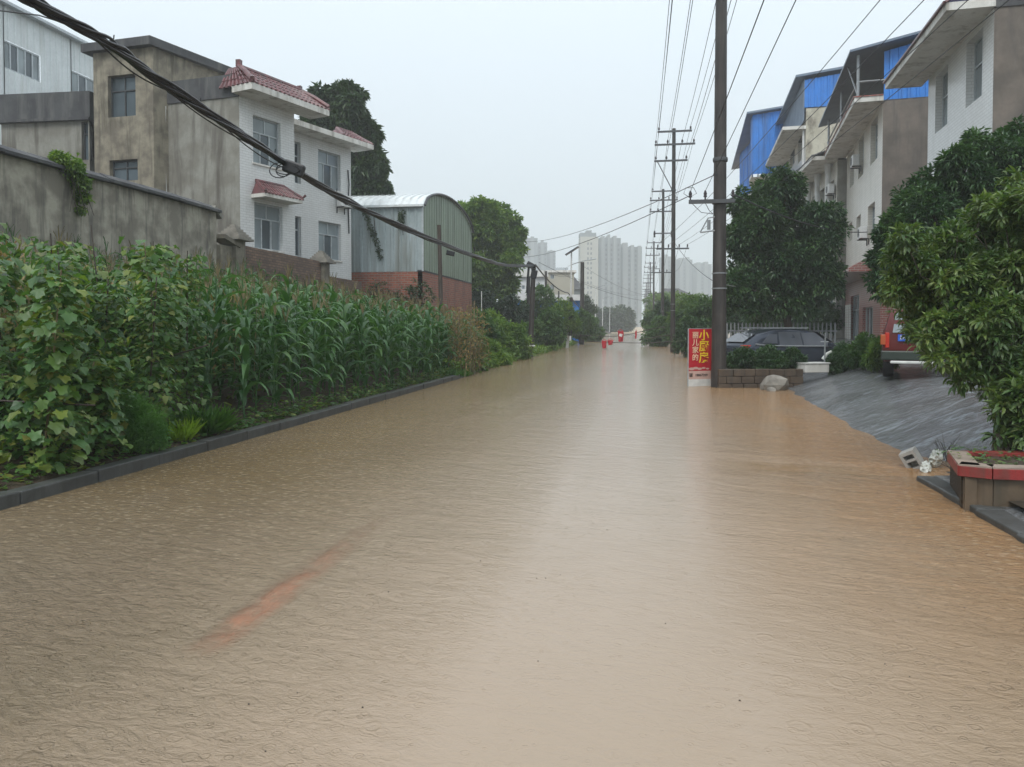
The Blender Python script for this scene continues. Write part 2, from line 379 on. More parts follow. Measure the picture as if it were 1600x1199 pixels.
# wet concrete with rain water running down it in thin sheets
def wet_concrete():
    m, n, b = new_mat('wet_concrete'); setc(b, (.1,.105,.11), .16, 0, .5)
    f = noise(n, .8, det=5); col = mixc(n, rmp(n, f, .35, .65), (.17,.175,.18), (.10,.10,.098))
    f2 = noise(n, 14, det=3); col = mixc(n, rmp(n, f2, .3, .8, 0, .5), col, (.05,.05,.05))
    mp = dirmap(n, -34, (.5, 1.9, 1))
    x = N(n, 'ShaderNodeTexNoise'); x.inputs['Scale'].default_value = 3.4; x.inputs['Detail'].default_value = 5; x.inputs['Distortion'].default_value = 1.1
    x.inputs['Roughness'].default_value = .6
    n.links.new(mp.outputs[0], x.inputs['Vector'])
    sky_sheen = mth(n, 'MULTIPLY', rmp(n, x.outputs['Fac'], .50, .66, 0, .6), rmp(n, noise(n, .35, det=3), .4, .62, .25, 1)); col = mixc(n, sky_sheen, col, (.36,.41,.45))  # pale streaks: sky reflected on the running water, mixed into the colour
    n.links.new(col, b.inputs['Base Color'])
    h = mth(n, 'ADD', x.outputs['Fac'], mth(n, 'MULTIPLY', noise(n, 22, (1,2,1), det=3), .25))
    bump(n, b, h, .8, .05)
    return m
M['wet_concrete'] = wet_concrete()
grid('driveway', [2.6, 2.9, 3.05] + list(np.arange(3.2, 12, .25)) + list(np.arange(12, 40, 3)), [3, 5, 7, 8.2, 8.5, 8.65, 8.8, 8.95] + list(np.arange(9.1, 26, .3)) + list(np.arange(26, 72, 2)),
     lambda X, Y: -.15 if X < shore(Y) - .12 else right_h(X, Y), M['wet_concrete'])
M['pavement'] = pm('dark_wet_pavement', (.05,.042,.032), (.035,.03,.024), 1.2, .3, c3=(.10,.085,.06), bmp=.5)
pvm = grid('pavement', [3.13, 3.3, 3.6, 4, 5, 7, 10, 14], [3, 4, 5, 6, 7, 7.6, 8.1, 8.45], lambda X, Y: right_h(X, Y)+.05, M['pavement'])
g = MB(); g.mesh([(-690,-50,-.5), (690,-50,-.5), (690,880,-.5), (-690,880,-.5)], [(0,1,2,3)])
g.build('ground', M['ground'], kind='structure')
rb = MB(); rb.mesh([(KX,-6,-.03), (3.1,-6,-.03), (3.1,60,-.03), (KX,60,-.03)], [(0,1,2,3)])
M['silt'] = pm('silty_road', (.46,.36,.24), (.40,.31,.2), 2, .6)
rb.build('road', M['silt'], kind='structure')
A_, B_ = G(322, 1014), G(545, 862)
SX = (A_.x + B_.x)/2 - .05; SY = A_.y - .1
def stripe():
    b = MB(); w = .2
    b.mesh([(SX-w, SY, -.024), (SX+w, SY, -.024), (SX+w, SY+4, -.024), (SX-w, SY+4, -.024)], [(0,1,2,3)])
    return b.build('lane_marking', M['orange_line'], kind='structure')
stripe()

def water_mat():
    m, n, b = new_mat('muddy_water'); setc(b, (.40,.29,.17), .1, 0, .5); b.inputs['IOR'].default_value = 1.33
    b.inputs['Specular IOR Level'].default_value = .85
    t = N(n, 'ShaderNodeTexCoord'); s = N(n, 'ShaderNodeSeparateXYZ'); n.links.new(t.outputs['Object'], s.inputs[0])
    # silt clouds: redder towards the yards' inflow; reflected sky and crops painted in too
    f = noise(n, .16, (1,.5,1), det=4, dist=1.2)
    col = mixc(n, rmp(n, f, .35, .65), (.30,.22,.142), (.245,.188,.12))
    cen = rmp(n, mth(n, 'ABSOLUTE', mth(n, 'ADD', s.outputs['X'], .2)), .6, 2.4, .75, 0); col = mixc(n, cen, col, (.375,.29,.21))  # paler middle: the sky's reflection painted into the water colour
    fr = noise(n, .5, (1,.6,1), det=3, dist=.8)
    er = mth(n, 'MULTIPLY', mth(n, 'MULTIPLY', rmp(n, s.outputs['X'], .4, 2.6), rmp(n, s.outputs['Y'], 2.0, 5.0)), rmp(n, fr, .22, .52, .25, 1))
    col = mixc(n, er, col, (.35,.195,.085))
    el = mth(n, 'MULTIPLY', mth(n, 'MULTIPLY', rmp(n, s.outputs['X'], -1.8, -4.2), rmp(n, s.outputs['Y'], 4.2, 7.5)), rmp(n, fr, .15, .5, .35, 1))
    col = mixc(n, el, col, (.215,.145,.058))  # yellower by the kerb, and darkened to paint in the reflected crops
    # rain splashes and bubbles, plus sky glints on the ripples painted as pale dots
    mpv = dirmap(n, 10, (8.5, 15, 1)); vo = N(n, 'ShaderNodeTexVoronoi', voronoi_dimensions='2D'); vo.inputs['Scale'].default_value = 1; n.links.new(mpv.outputs[0], vo.inputs['Vector'])
    vs = N(n, 'ShaderNodeSeparateColor'); n.links.new(vo.outputs['Color'], vs.inputs[0]); ve = noise(n, 40, det=2)
    dot = rmp(n, mth(n, 'ADD', vo.outputs['Distance'], mth(n, 'MULTIPLY', ve, .25)), .18, .42, 1, 0)
    sd = rmp(n, mth(n, 'ABSOLUTE', mth(n, 'ADD', s.outputs['X'], .1)), .8, 3.0, 0, 1)
    dot = mth(n, 'MULTIPLY', mth(n, 'MULTIPLY', dot, mth(n, 'GREATER_THAN', vs.outputs[0], .42)), mth(n, 'MULTIPLY', sd, rmp(n, s.outputs['Y'], 3.6, 6.0, .05, .6)))
    col = mixc(n, dot, col, (.50,.41,.27))
    n.links.new(col, b.inputs['Base Color'])
    # ripples: wind-drawn wavelets in patches, fine rain chop, and rings from single drops
    def wv(scale, sc, rot, det=4, dist=.6):
        mp = dirmap(n, rot, sc)
        x = N(n, 'ShaderNodeTexNoise'); x.inputs['Scale'].default_value = scale; x.inputs['Detail'].default_value = det
        x.inputs['Distortion'].default_value = dist; x.inputs['Roughness'].default_value = .58
        n.links.new(mp.outputs[0], x.inputs['Vector']); return x.outputs['Fac']
    w1 = wv(8.0, (.65, 1.4, 1), 12, 6, 1.4); w2 = wv(34, (.75, 1.3, 1), -6, 4, 1.5); w3 = wv(2.6, (.55, 1.3, 1), 22, 3)
    patch = noise(n, .28, (1,.45,1), det=3, dist=.9)
    mid = mth(n, 'ABSOLUTE', mth(n, 'ADD', s.outputs['X'], .1))     # smoother down the middle of the road
    side = rmp(n, mid, .6, 3.2, .09, 1.3)
    amp = mth(n, 'MULTIPLY', side, rmp(n, patch, .32, .62, .55, 1.15))
    # smooth tongue of current running out of the inlet beside the planter
    yb = mth(n, 'ABSOLUTE', mth(n, 'SUBTRACT', s.outputs['Y'], mth(n, 'ADD', 8.9, mth(n, 'MULTIPLY', mth(n, 'SUBTRACT', s.outputs['X'], 3.0), -.12))))
    tongue = mth(n, 'MULTIPLY', rmp(n, yb, .25, .75, 1, 0), rmp(n, s.outputs['X'], .2, 1.4, 0, 1))
    amp = mth(n, 'MULTIPLY', amp, rmp(n, tongue, 0, 1, 1, .18))
    def rings(scale, off):
        mp = N(n, 'ShaderNodeMapping'); n.links.new(t.outputs['Object'], mp.inputs[0]); mp.inputs['Location'].default_value = (off, off*.7, 0)
        mp.inputs['Scale'].default_value = (scale, scale, 1)
        v = N(n, 'ShaderNodeTexVoronoi', voronoi_dimensions='2D'); v.inputs['Scale'].default_value = 1; n.links.new(mp.outputs[0], v.inputs['Vector'])
        d = v.outputs['Distance']; sc = N(n, 'ShaderNodeSeparateColor'); n.links.new(v.outputs['Color'], sc.inputs[0])
        R = rmp(n, sc.outputs[0], 0, 1, .02, .40); q = mth(n, 'SUBTRACT', d, R)
        g_ = mth(n, 'MULTIPLY', mth(n, 'MULTIPLY', q, q), -150); ring = mth(n, 'MULTIPLY', mth(n, 'EXPONENT', g_), mth(n, 'COSINE', mth(n, 'MULTIPLY', q, 38)))
        return mth(n, 'MULTIPLY', mth(n, 'MULTIPLY', ring, mth(n, 'GREATER_THAN', sc.outputs[1], .45)), rmp(n, R, .02, .4, 1.0, .2))
    r1 = mth(n, 'ADD', rings(7.0, 0), mth(n, 'ADD', rings(4.2, 3.7), rings(10.5, 8.1)))
    h = mth(n, 'ADD', mth(n, 'MULTIPLY', w1, .52), mth(n, 'ADD', mth(n, 'MULTIPLY', w2, .24), mth(n, 'MULTIPLY', w3, .8)))
    h = mth(n, 'MULTIPLY', h, amp)
    h = mth(n, 'ADD', h, mth(n, 'MULTIPLY', r1, mth(n, 'MULTIPLY', side, .09)))
    bump(n, b, h, 1.0, .09)
    # clearer shallow patch where the crown of the road comes near the surface
    dx = mth(n, 'ABSOLUTE', mth(n, 'SUBTRACT', s.outputs['X'], SX)); fx = rmp(n, dx, .05, .16, 1, 0)
    fy = mth(n, 'MULTIPLY', rmp(n, s.outputs['Y'], SY-.05, SY+.3), rmp(n, s.outputs['Y'], SY+.8, SY+3.2, 1, 0))
    fn = noise(n, 9, (1,.5,1), det=4)
    clear = mth(n, 'MULTIPLY', mth(n, 'MULTIPLY', fx, fy), rmp(n, fn, .36, .62, .18, .52))
    tr = N(n, 'ShaderNodeBsdfTransparent'); mx = N(n, 'ShaderNodeMixShader'); n.links.new(clear, mx.inputs[0])
    n.links.new(b.outputs[0], mx.inputs[1]); n.links.new(tr.outputs[0], mx.inputs[2]); n.links.new(mx.outputs[0], n.nodes['Material Output'].inputs[0])
    return m
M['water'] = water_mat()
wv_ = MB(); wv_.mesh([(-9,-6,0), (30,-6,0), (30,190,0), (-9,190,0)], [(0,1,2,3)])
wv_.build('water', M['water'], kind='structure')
fr = MB(); fr.mesh([(-7,188,-.02), (3.5,188,-.02), (4.5,330,1.5), (-13,330,1.5)], [(0,1,2,3)])
fr.build('far_road', M['silt'], kind='structure')

# kerb along the field, one stone after another
kerb = MB(); kerb.box(KX-.15, KX-.02, 1.0, 23.9, -.3, -.02); kerb = kerb.build('kerb', M['kerb'], kind='structure')
for i in range(23):
    y0 = 1.0 + i*1.0; b = MB(); j = rnd.uniform(-.012, .012); dz = rnd.uniform(-.008, .008)
    b.box(KX-.17+j, KX+j, y0+.006, y0+.994, -.12, .125+dz); b.build('kerb_stone', M['kerb'], kerb, bevel=.012)
# edge slabs of the near right pavement
pk = MB(); pk.box(2.99, 3.16, 3.2, 8.5, -.3, -.02); pk = pk.build('pavement_edge', M['kerb'], kind='structure')
for i in range(7):
    y0 = 8.5 - (i+1)*.75; b = MB(); b.box(2.86 + .03*i*-.6, 3.12 - .03*i*.6, y0+.006, y0+.744, -.1, .05 + rnd.uniform(-.01, .01)); b.build('edge_slab', M['kerb'], pk, bevel=.015)

# haze
hm = bpy.data.materials.new('rain_haze'); hm.use_nodes = True; n_ = hm.node_tree; n_.nodes.clear()
ho = n_.nodes.new('ShaderNodeOutputMaterial'); pv = n_.nodes.new('ShaderNodeVolumePrincipled')
pv.inputs['Density'].default_value = .0013; pv.inputs['Color'].default_value = (.93,.96,.97,1); pv.inputs['Anisotropy'].default_value = .0
n_.links.new(pv.outputs[0], ho.inputs['Volume'])
hz = MB(); hz.box(-700, 700, -60, 890, -1.5, 95); hz.build('haze', hm, kind='stuff')

# ------------------------------------------------------------------ building kit
class Face:
    """a vertical wall line; u runs left to right as seen from outside, y runs into the building"""
    def __init__(s, o, p):
        s.o = Vector((o[0], o[1], 0)); d = Vector((p[0]-o[0], p[1]-o[1], 0)); s.L = d.length; s.U = d.normalized()
        s.I = Vector((-s.U.y, s.U.x, 0)); s.rz = atan2(s.U.y, s.U.x)
    def shift(s, into): a = s.o + s.I*into; return Face(a, a + s.U*s.L)
    def uz(s, x, y):
        r, up = ray(x, y); D = FW + RT*r          # o + U u = D k
        det = s.U.x*(-D.y) + D.x*s.U.y; k = (s.U.x*(-s.o.y) + s.o.x*s.U.y)/det if abs(det) > 1e-9 else 1
        pt = D*k; u = (pt - s.o).dot(s.U); return u, CAMH + up*k
    def u(s, x): return s.uz(x, 400)[0]
    def pt(s, u, z, y=0): return s.o + s.U*u + s.I*y + Vector((0,0,z))
    def box(s, b, u0, u1, z0, z1, y0, y1): return b.obox(s.pt(u0, z0, y0), s.U*(u1-u0), s.I*(y1-y0), Vector((0,0,z1-z0)))
    def quad(s, b, u0, u1, z0, z1, y=0): return b.mesh([s.pt(u0,z0,y), s.pt(u1,z0,y), s.pt(u1,z1,y), s.pt(u0,z1,y)], [(0,1,2,3)])
    def wall(s, b, u0, u1, z0, z1, holes=(), dep=.22):
        us = sorted({u0, u1} | {min(max(h[i], u0), u1) for h in holes for i in (0, 1)}); zs = sorted({z0, z1} | {min(max(h[i], z0), z1) for h in holes for i in (2, 3)})
        for ua, ub in zip(us, us[1:]):
            for za, zb in zip(zs, zs[1:]):
                um, zm = (ua+ub)/2, (za+zb)/2
                if any(h[0] < um < h[1] and h[2] < zm < h[3] for h in holes): continue
                s.quad(b, ua, ub, za, zb)
        for a, c, d, e in holes:
            for p in (((a,d),(a,e)), ((c,e),(c,d)), ((a,e),(c,e)), ((c,d),(a,d))):
                (ua, za), (ub, zb) = p
                b.mesh([s.pt(ua,za), s.pt(ua,za,dep), s.pt(ub,zb,dep), s.pt(ub,zb)], [(0,1,2,3)])
    def window(s, root, h, dep=.2, cols=2, transom=.33, fm=None, gm=None, name='window', sill=True, fw=.05, bars=False):
        fm = fm or M['frame_alu']; gm = gm or M['glass']; u0, u1, z0, z1 = h; b = MB()
        zt = z1 - (z1-z0)*transom if transom else z1
        y0, y1 = dep-.06, dep+.0
        s.box(b, u0, u0+fw, z0, z1, y0, y1); s.box(b, u1-fw, u1, z0, z1, y0, y1)
        s.box(b, u0+fw, u1-fw, z0, z0+fw, y0, y1); s.box(b, u0+fw, u1-fw, z1-fw, z1, y0, y1)
        if transom: s.box(b, u0+fw, u1-fw, zt-fw/2, zt+fw/2, y0, y1)
        w = (u1-u0)/cols
        for i in range(1, cols): s.box(b, u0+w*i-fw/2, u0+w*i+fw/2, z0+fw, (zt-fw/2) if transom else z1-fw, y0+.003, y1)
        if transom and cols > 1: s.box(b, (u0+u1)/2-fw/2, (u0+u1)/2+fw/2, zt+fw/2, z1-fw, y0+.003, y1)
        o = b.build(name, fm, root)
        for i in range(cols):
            p = MB(); s.quad(p, u0+w*i+.01, u0+w*(i+1)-.01, z0+.01, zt-.01, dep-.02+(.012 if i % 2 else 0)); p.build('pane', gm if i % 2 == 0 or gm is not M['glass_curtain'] else M['glass'], o)
        if transom:
            p = MB(); s.quad(p, u0+.01, u1-.01, zt+.01, z1-.01, dep-.018); p.build('pane', gm, o)
        if sill:
            p = MB(); s.box(p, u0-.06, u1+.06, z0-.07, z0-.003, -.06, .02); p.build('sill', M['slab'], o)
        return o
    def ribbed(s, b, u0, u1, z0, z1f, pitch=.3, dep=.035, y=0):
        """profiled sheet; z1f may be a function of u"""
        zf = z1f if callable(z1f) else (lambda u: z1f); pts = []; u = u0
        while u < u1 - .001:
            pts += [(u, 0), (min(u+pitch*.55, u1), 0), (min(u+pitch*.65, u1), -dep), (min(u+pitch*.9, u1), -dep)]; u += pitch
        pts.append((u1, 0)); V = []; Fc = []
        for a, q in pts: V += [s.pt(a, z0, y+q), s.pt(a, zf(a), y+q)]
        for i in range(len(pts)-1): Fc.append((2*i, 2*i+2, 2*i+3, 2*i+1))
        b.mesh(V, Fc)
    def root(s, name, label, cat, z=0, group=None): return thing(name, (s.o.x, s.o.y, z), s.rz, label, cat, group)
def slope_tiles(b, a, c, d, e, pitch=.22, r=.07):
    """tiled slope a-c (eave) to d-e (ridge), with round cover tiles running down it"""
    a, c, d, e = map(Vector, (a, c, d, e)); b.mesh([a, c, e, d], [(0,1,2,3)])
    n = max(2, int((c-a).length/pitch)); nrm = (c-a).cross(d-a).normalized()
    if nrm.z < 0: nrm = -nrm
    t = (c-a).normalized()
    for i in range(n+1):
        k = i/n; p = a.lerp(c, k); q = d.lerp(e, k)
        rows = max(2, int((q-p).length/.3)); dv = (q-p)/rows; V = []; Fc = []
        for j in range(rows):
            for pt, h in ((p+dv*j - dv.normalized()*.02, 1.15), (p+dv*(j+1), .8)):
                base = len(V)
                for A in range(4): th = pi*A/3; V.append(pt + t*(cos(th)*r*h) + nrm*(sin(th)*r*h))
            o = j*8
            Fc += [(o+m_, o+m_+1, o+m_+5, o+m_+4) for m_ in range(3)] + [(o, o+1, o+2, o+3)]
        b.mesh(V, Fc)
def ac_unit(face, root, u, z, dep=0):
    b = MB(); face.box(b, u, u+.8, z, z+.55, -.42+dep, -.1+dep); o = b.build('air_conditioner', M['white_trim'], root, bevel=.02)
    b = MB(); c = face.pt(u+.3, z+.28, -.425+dep)
    b.lathe([(.2, 0), (.2, .012)], c, 14, Matrix.Rotation(face.rz, 3, 'Z') @ Matrix.Rotation(pi/2, 3, 'X')); b.build('fan_grille', M['frame_dark'], o)
    b = MB()
    for k in (.1, .65): b = MB(); face.box(b, u+k, u+k+.04, z-.05, z-.003, -.45+dep, 0); face.box(b, u+k, u+k+.04, z-.3, z-.0505, -.04+dep, 0); b.build('bracket', M['arm'], o)
# ------------------------------------------------------------------ buildings on the left
# --- white tiled house with its grey cement rear block
C0 = P(375, 300, 29); d28 = cdir(28); 
f1 = Face(C0, C0 + d28*10); L1 = f1.u(461)
f2 = f1.shift(2.1); U2a, U2b = f2.u(459), f2.u(549)
house = f1.root('tiled_house', 'two-storey white tiled house with red tiled eaves beside the brick garden wall', 'house', 2.0)
def H(f, xl, xr, yt, yb, xref=None): xr_ = xref or xl; return (f.u(xl), f.u(xr), f.uz(xr_, yb)[1], f.uz(xr_, yt)[1])
h1 = [H(f1, 397, 440, 180, 254), H(f1, 398, 442, 316, 388)]
h2 = [H(f2, 498, 533, 233, 292), H(f2, 498, 533, 345, 404), H(f2, 461.5, 471, 221, 286), H(f2, 461.5, 471, 338, 400)]
ZT = 10.35
b = MB(); f1.wall(b, 0, L1, 2, ZT, h1)
e1 = Face(f1.pt(L1, 0), f1.pt(L1, 0, 2.1)); e1.wall(b, 0, 2.1, 2, ZT)
f2.wall(b, L1, U2b, 2, ZT, h2); e2 = Face(f2.pt(U2b, 0), f2.pt(U2b, 0, 6)); e2.wall(b, 0, 6, 2, ZT)
b.build('facade', M['tile_white'], house)
for h in h1: f1.window(house, h, cols=3, gm=M['glass_curtain'])
for h in h2[:2]: f2.window(house, h, cols=3, gm=M['glass_curtain'])
for h in h2[2:]: f2.window(house, h, cols=1, sill=False)
# grey rear wall
cg = C0 - cdir(72)*0; Pg = P(262, 300, 30.04); fg = Face(Pg, C0)
b = MB(); fg.wall(b, 0, fg.L, 2, 10.3); b.build('grey_wall', M['concrete_grey'], house)
b = MB(); fg.box(b, -.02, fg.L-.02, 10.3, 11.15, -.05, .2); b.build('parapet', M['parapet'], house)
# roof slab and eaves
b = MB(); b.prism([tuple(p[:2]) for p in (fg.pt(.1, 0, .1), f1.pt(.02, 0, .03), f1.pt(L1-.02, 0, .03), f2.pt(L1-.02, 0, .03), f2.pt(U2b-.05, 0, .03), f2.pt(U2b-.05, 0, 7), fg.pt(-.4, 0, 9))], 10.2, 10.34)
b.build('roof', M['slab'], house)
ev = MB(); f1.box(ev, -.35, L1+.95, ZT, ZT+.24, -1.05, .0); f2.box(ev, L1+.02, U2b+.6, ZT+.02, ZT+.25, -.95, .3); ev.build('eave', M['slab'], house)
b = MB(); zr = ZT+.24
A1, B1 = f1.pt(-.33, zr, -1.03), f1.pt(L1+.93, zr, -1.03); A2, B2 = f1.pt(.1, zr+.85, .1), f1.pt(L1+.45, zr+.85, .1)
slope_tiles(b, A1, B1, A2, B2); slope_tiles(b, f1.pt(-.33, zr, .6), A1, f1.pt(.1, zr+.85, .6), A2)
b.build('roof_tiles', M['roof_red'], house, kind='stuff')
b = MB(); b.tube([A2, B2], .13, 8); b.tube([A1 + Vector((0,0,.1)), A1.lerp(A2, .5) + Vector((0,0,.12)), A2 + Vector((0,0,.05))], .1, 8)
b.tube([B1 + Vector((0,0,.12)), B1.lerp(B2, .5) + Vector((0,0,.1)), B2], .1, 8)
b.cbox(A2 + Vector((0,0,.14)), .18, .18, .26); b.cbox(A1 + Vector((0,0,.16)), .14, .14, .14, .5, .4); b.cbox(B2 + Vector((0,0,.1)), .16, .16, .16)
b.build('ridge', M['roof_red'], house)
# small tiled peak at the far end of the second eave
b = MB(); zq = ZT+.25; a, c = f2.pt(U2b-1.6, zq, -.9), f2.pt(U2b+.55, zq, -.9); d, e = f2.pt(U2b-.9, zq+.6, .1), f2.pt(U2b+.2, zq+.6, .1)
slope_tiles(b, a, c, d, e); b.mesh([a, d, f2.pt(U2b-1.6, zq, .6)], [(0,1,2)]); b.build('roof_tiles', M['roof_red'], house, kind='stuff')
b = MB(); b.tube([d, e], .11, 8); b.tube([c, e], .09, 8); b.tube([a, d], .09, 8); b.build('ridge', M['roof_red'], house)
# window canopy over the ground floor window
cz = h1[1][3]+.28; ua, ub = h1[1][0]-.15, h1[1][1]+.35
b = MB(); f1.box(b, ua, ub, cz-.14, cz, -.75, 0); cn = b.build('window_canopy', M['slab'], house)
b = MB(); slope_tiles(b, f1.pt(ua, cz, -.75), f1.pt(ub, cz, -.75), f1.pt(ua+.25, cz+.55, -.02), f1.pt(ub-.3, cz+.55, -.02), .17, .055)
b.mesh([f1.pt(ua, cz, -.75), f1.pt(ua+.25, cz+.55, -.02), f1.pt(ua, cz, 0)], [(0,1,2)]); b.mesh([f1.pt(ub, cz, -.75), f1.pt(ub, cz, 0), f1.pt(ub-.3, cz+.55, -.02)], [(0,1,2)])
b.tube([f1.pt(ua+.2, cz+.56, -.04), f1.pt(ub-.3, cz+.56, -.04)], .07); b.tube([f1.pt(ub-.3, cz+.56, -.04), f1.pt(ub, cz+.08, -.75), f1.pt(ub+.08, cz+.2, -.85)], .06)
b.tube([f1.pt(ua+.25, cz+.56, -.04), f1.pt(ua, cz+.06, -.75)], .06)
b.build('canopy_tiles', M['roof_red'], cn, kind='stuff')
ac_unit(f2, house, f2.u(524), f2.uz(524, 323)[1])
b = MB(); b.tube([f2.pt(U2b-.25, 9.3, -.03), f2.pt(U2b-.2, 8.6, -.05), f2.pt(U2b-.28, 7.8, -.05), f2.pt(U2b-.2, 6.2, -.03)], .03); b.build('cable_loop', M['wire'], house)
# --- stair tower and low wing in tan cement
Pt1, Pt0 = P(240, 200, 29.4), P(147, 200, 30.12); ft = Face(Pt0, Pt1)
tower = ft.root('stair_tower_block', 'stained tan cement block with an overhanging slab roof behind the tall field wall', 'building', 2.0)
ht = [H(ft, 172, 215, 119, 184), H(ft, 173, 217, 251, 284)]
zt0 = ft.uz(180, 80)[1]
b = MB(); ft.wall(b, 0, ft.L, 2, zt0, ht, .25)
fs = Face(Pt1, Pt1 + cdir(25)*6.5); fs.wall(b, 0, 6.5, 2, zt0); b.build('wall', M['concrete_tan'], tower)
for h in ht: ft.window(tower, h, .23, 2, .35, M['frame_dark'], M['glass'], sill=False)
b = MB(); q = [ft.pt(-.35, 0, -.25), ft.pt(ft.L+.12, 0, -.3), fs.pt(6.6, 0, -.35), fs.pt(6.6, 0, 3.2), ft.pt(-.35, 0, 6)]
b.prism([tuple(p[:2]) for p in q], zt0, zt0+.32); b.build('roof_slab', M['parapet'], tower)
fl = Face(P(2, 200, 31.4), P(150, 200, 31.4) + FW*(-.5)); zl = fl.uz(100, 145)[1]
hl = [(fl.u(130), fl.L-.05, fl.uz(140, 250)[1], fl.uz(140, 190)[1])]
b = MB(); fl.wall(b, 0, fl.L, 2, zl-1.05, hl); sl_ = Face(fl.pt(0, 0, 6), fl.pt(0, 0, 0)); sl_.wall(b, 0, 6, 2, zl-1.05); b.build('wing_wall', M['concrete_grey'], tower)
fl.window(tower, hl[0], .2, 1, .3, M['frame_dark'], M['glass'], sill=False)
b = MB(); fl.box(b, -.1, fl.L+.1, zl-1.05, zl, -.1, .2); fl.box(b, -.1, fl.L+.1, zl-1.16, zl-1.05, -.18, .2); fl.box(b, 0, fl.L, zl-1.3, zl-1.1, .2, 6); b.build('wing_parapet', M['parapet'], tower)
b = MB(); fp = [Vector(p) for p in (fg.pt(.02, 10.2, -.1), fg.pt(.0, 8.5, -.12), fg.pt(.03, 6, -.12), fg.pt(.03, 3, -.12))]
b.tube(fp, .045); b.build('drain_pipe', M['white_trim'], house)
b = MB(); b.tube([fg.pt(-.02, 10.1, -.12), fg.pt(-.1, 9.2, -.14), fg.pt(-.2, 8.3, -.14)], .035); b.build('hanging_cable', M['wire'], house)

# --- white metal factory behind
XF = 33.5
f3 = Face(Vector((-XF, 8, 0)), Vector((-XF, 58, 0)))
fac = f3.root('metal_factory', 'large white ribbed metal factory hall behind the cement block', 'factory', 2.0)
ze = f3.uz(143, 76)[1]; hw = []
for xl, xr, yt, yb in ((11, 68, 64, 108), (115, 175, 111, 150), (-75, -25, 25, 70)): hw.append((f3.u(xl), f3.u(xr), f3.uz(xl, yb)[1], f3.uz(xl, yt)[1]))
b = MB()
us = [0] + sorted(v for h in hw for v in h[:2]) + [50]
for ua, ub in zip(us, us[1:]):
    hh = [h for h in hw if h[0] <= (ua+ub)/2 <= h[1]]
    if hh: f3.ribbed(b, ua, ub, 2, hh[0][2], .45, .05); f3.ribbed(b, ua, ub, hh[0][3], ze, .45, .05)
    else: f3.ribbed(b, ua, ub, 2, ze, .45, .05)
f3.wall(b, 0, 50, 2, ze-.1, hw, .3) if False else None
b.build('sheet_wall', M['sheet_white'], fac)
for h in hw: f3.window(fac, h, .12, 5, 0, M['frame_alu'], M['glass_curtain'], sill=False, fw=.09)
b = MB(); b.mesh([f3.pt(-1, ze+.05, -.4), f3.pt(50.5, ze+.05, -.4), f3.pt(50.5, ze+5.2, 9.5), f3.pt(-1, ze+5.2, 9.5)], [(0,1,2,3)])
for i in range(52): b.mesh([f3.pt(i, ze+.09, -.4), f3.pt(i+.12, ze+.09, -.4), f3.pt(i+.12, ze+5.24, 9.5), f3.pt(i, ze+5.24, 9.5)], [(0,1,2,3)])
b.build('roof', M['roof_beige'], fac)
b = MB(); f3.box(b, -1, 50.5, ze-.12, ze+.04, -.45, -.1); b.build('gutter', M['frame_alu'], fac)
e3 = Face(f3.pt(50, 0, 0), f3.pt(50, 0, 20)); b = MB(); e3.wall(b, 0, 20, 2, ze); b.mesh([e3.pt(0, ze), e3.pt(9.5, ze+5.1), e3.pt(19, ze)], [(0,1,2)]); b.build('end_wall', M['sheet_white'], fac)

# --- field wall and brick garden wall with pillars
XW = -13.1
fw_ = Face(Vector((XW, 4, 0)), Vector((XW, 22.15, 0)))
fwall = fw_.root('field_wall', 'tall rain-stained plaster wall with a ragged coping behind the bean plants', 'wall', 1.0)
b = MB(); fw_.box(b, 0, 18.15, .8, 5.2, 0, .25); b.build('plaster', M['wall_old'], fwall)
b = MB(); u = -.1
while u < 18.2:
    w = rnd.uniform(1.1, 1.7); z = 5.2 + rnd.uniform(-.015, .02)
    f_ = MB(); V = [fw_.pt(u, z, -.16), fw_.pt(u, z+.07, -.16), fw_.pt(u, z+.22, .12), fw_.pt(u, z+.07, .42), fw_.pt(u, z, .42)]
    w2 = min(w, 18.25-u); V2 = [v + fw_.U*(w2-.012) for v in V]; f_.loft([V, V2]); f_.build('coping_slab', M['parapet'], fwall); u += w
b = MB(); b.cbox(fw_.pt(18.2, 5.2, .1), .5, .35, .12, fw_.rz, radians(35), 'Y'); b.build('broken_slab', M['concrete_grey'], fwall)
fb = Face(Vector((XW+.1, 23.2, 0)), Vector((XW+.1, 38, 0)))
gw = fb.root('brick_garden_wall', 'weathered low brick garden wall with capped pillars in front of the white house', 'wall', 1.0)
def pillar(x, ytop, xw):
    u = fb.u(x); z = fb.uz(x, ytop)[1]; b = MB(); fb.box(b, u-.3, u+.3, .8, z-.55, -.1, .4); o = b.build('pillar', M['concrete_tan'], gw)
    b = MB(); c = fb.pt(u, 0, .15); 
    for i in range(7):
        k = i/7; w = .55*(1-k)+.04; b.cbox(c + Vector((0,0,z-.55+.075*i+.035)), w*2*.8, w*2*.8, .072, fb.rz)
    b.build('cap', M['rock'], o)
    return u
up1 = pillar(372, 350, 0); up2 = pillar(507, 391, 0)
b = MB(); fb.box(b, up1+.31, up2-.31, .8, 4.32, .03, .27); b.build('brick_panel', M['brick_dim'], gw)
b = MB(); fb.box(b, up2+.31, up2+4.4, .8, 3.75, .03, .27); b.build('brick_panel', M['brick_dim'], gw)
b = MB(); b.cbox(fb.pt(up1-.55, 4.35, .1), 1.0, .5, .13, fb.rz, radians(12), 'Y'); fb.box(b, up1-1.0, up1-.31, .8, 4.2, .03, .27); b.build('wall_stub', M['concrete_tan'], gw)

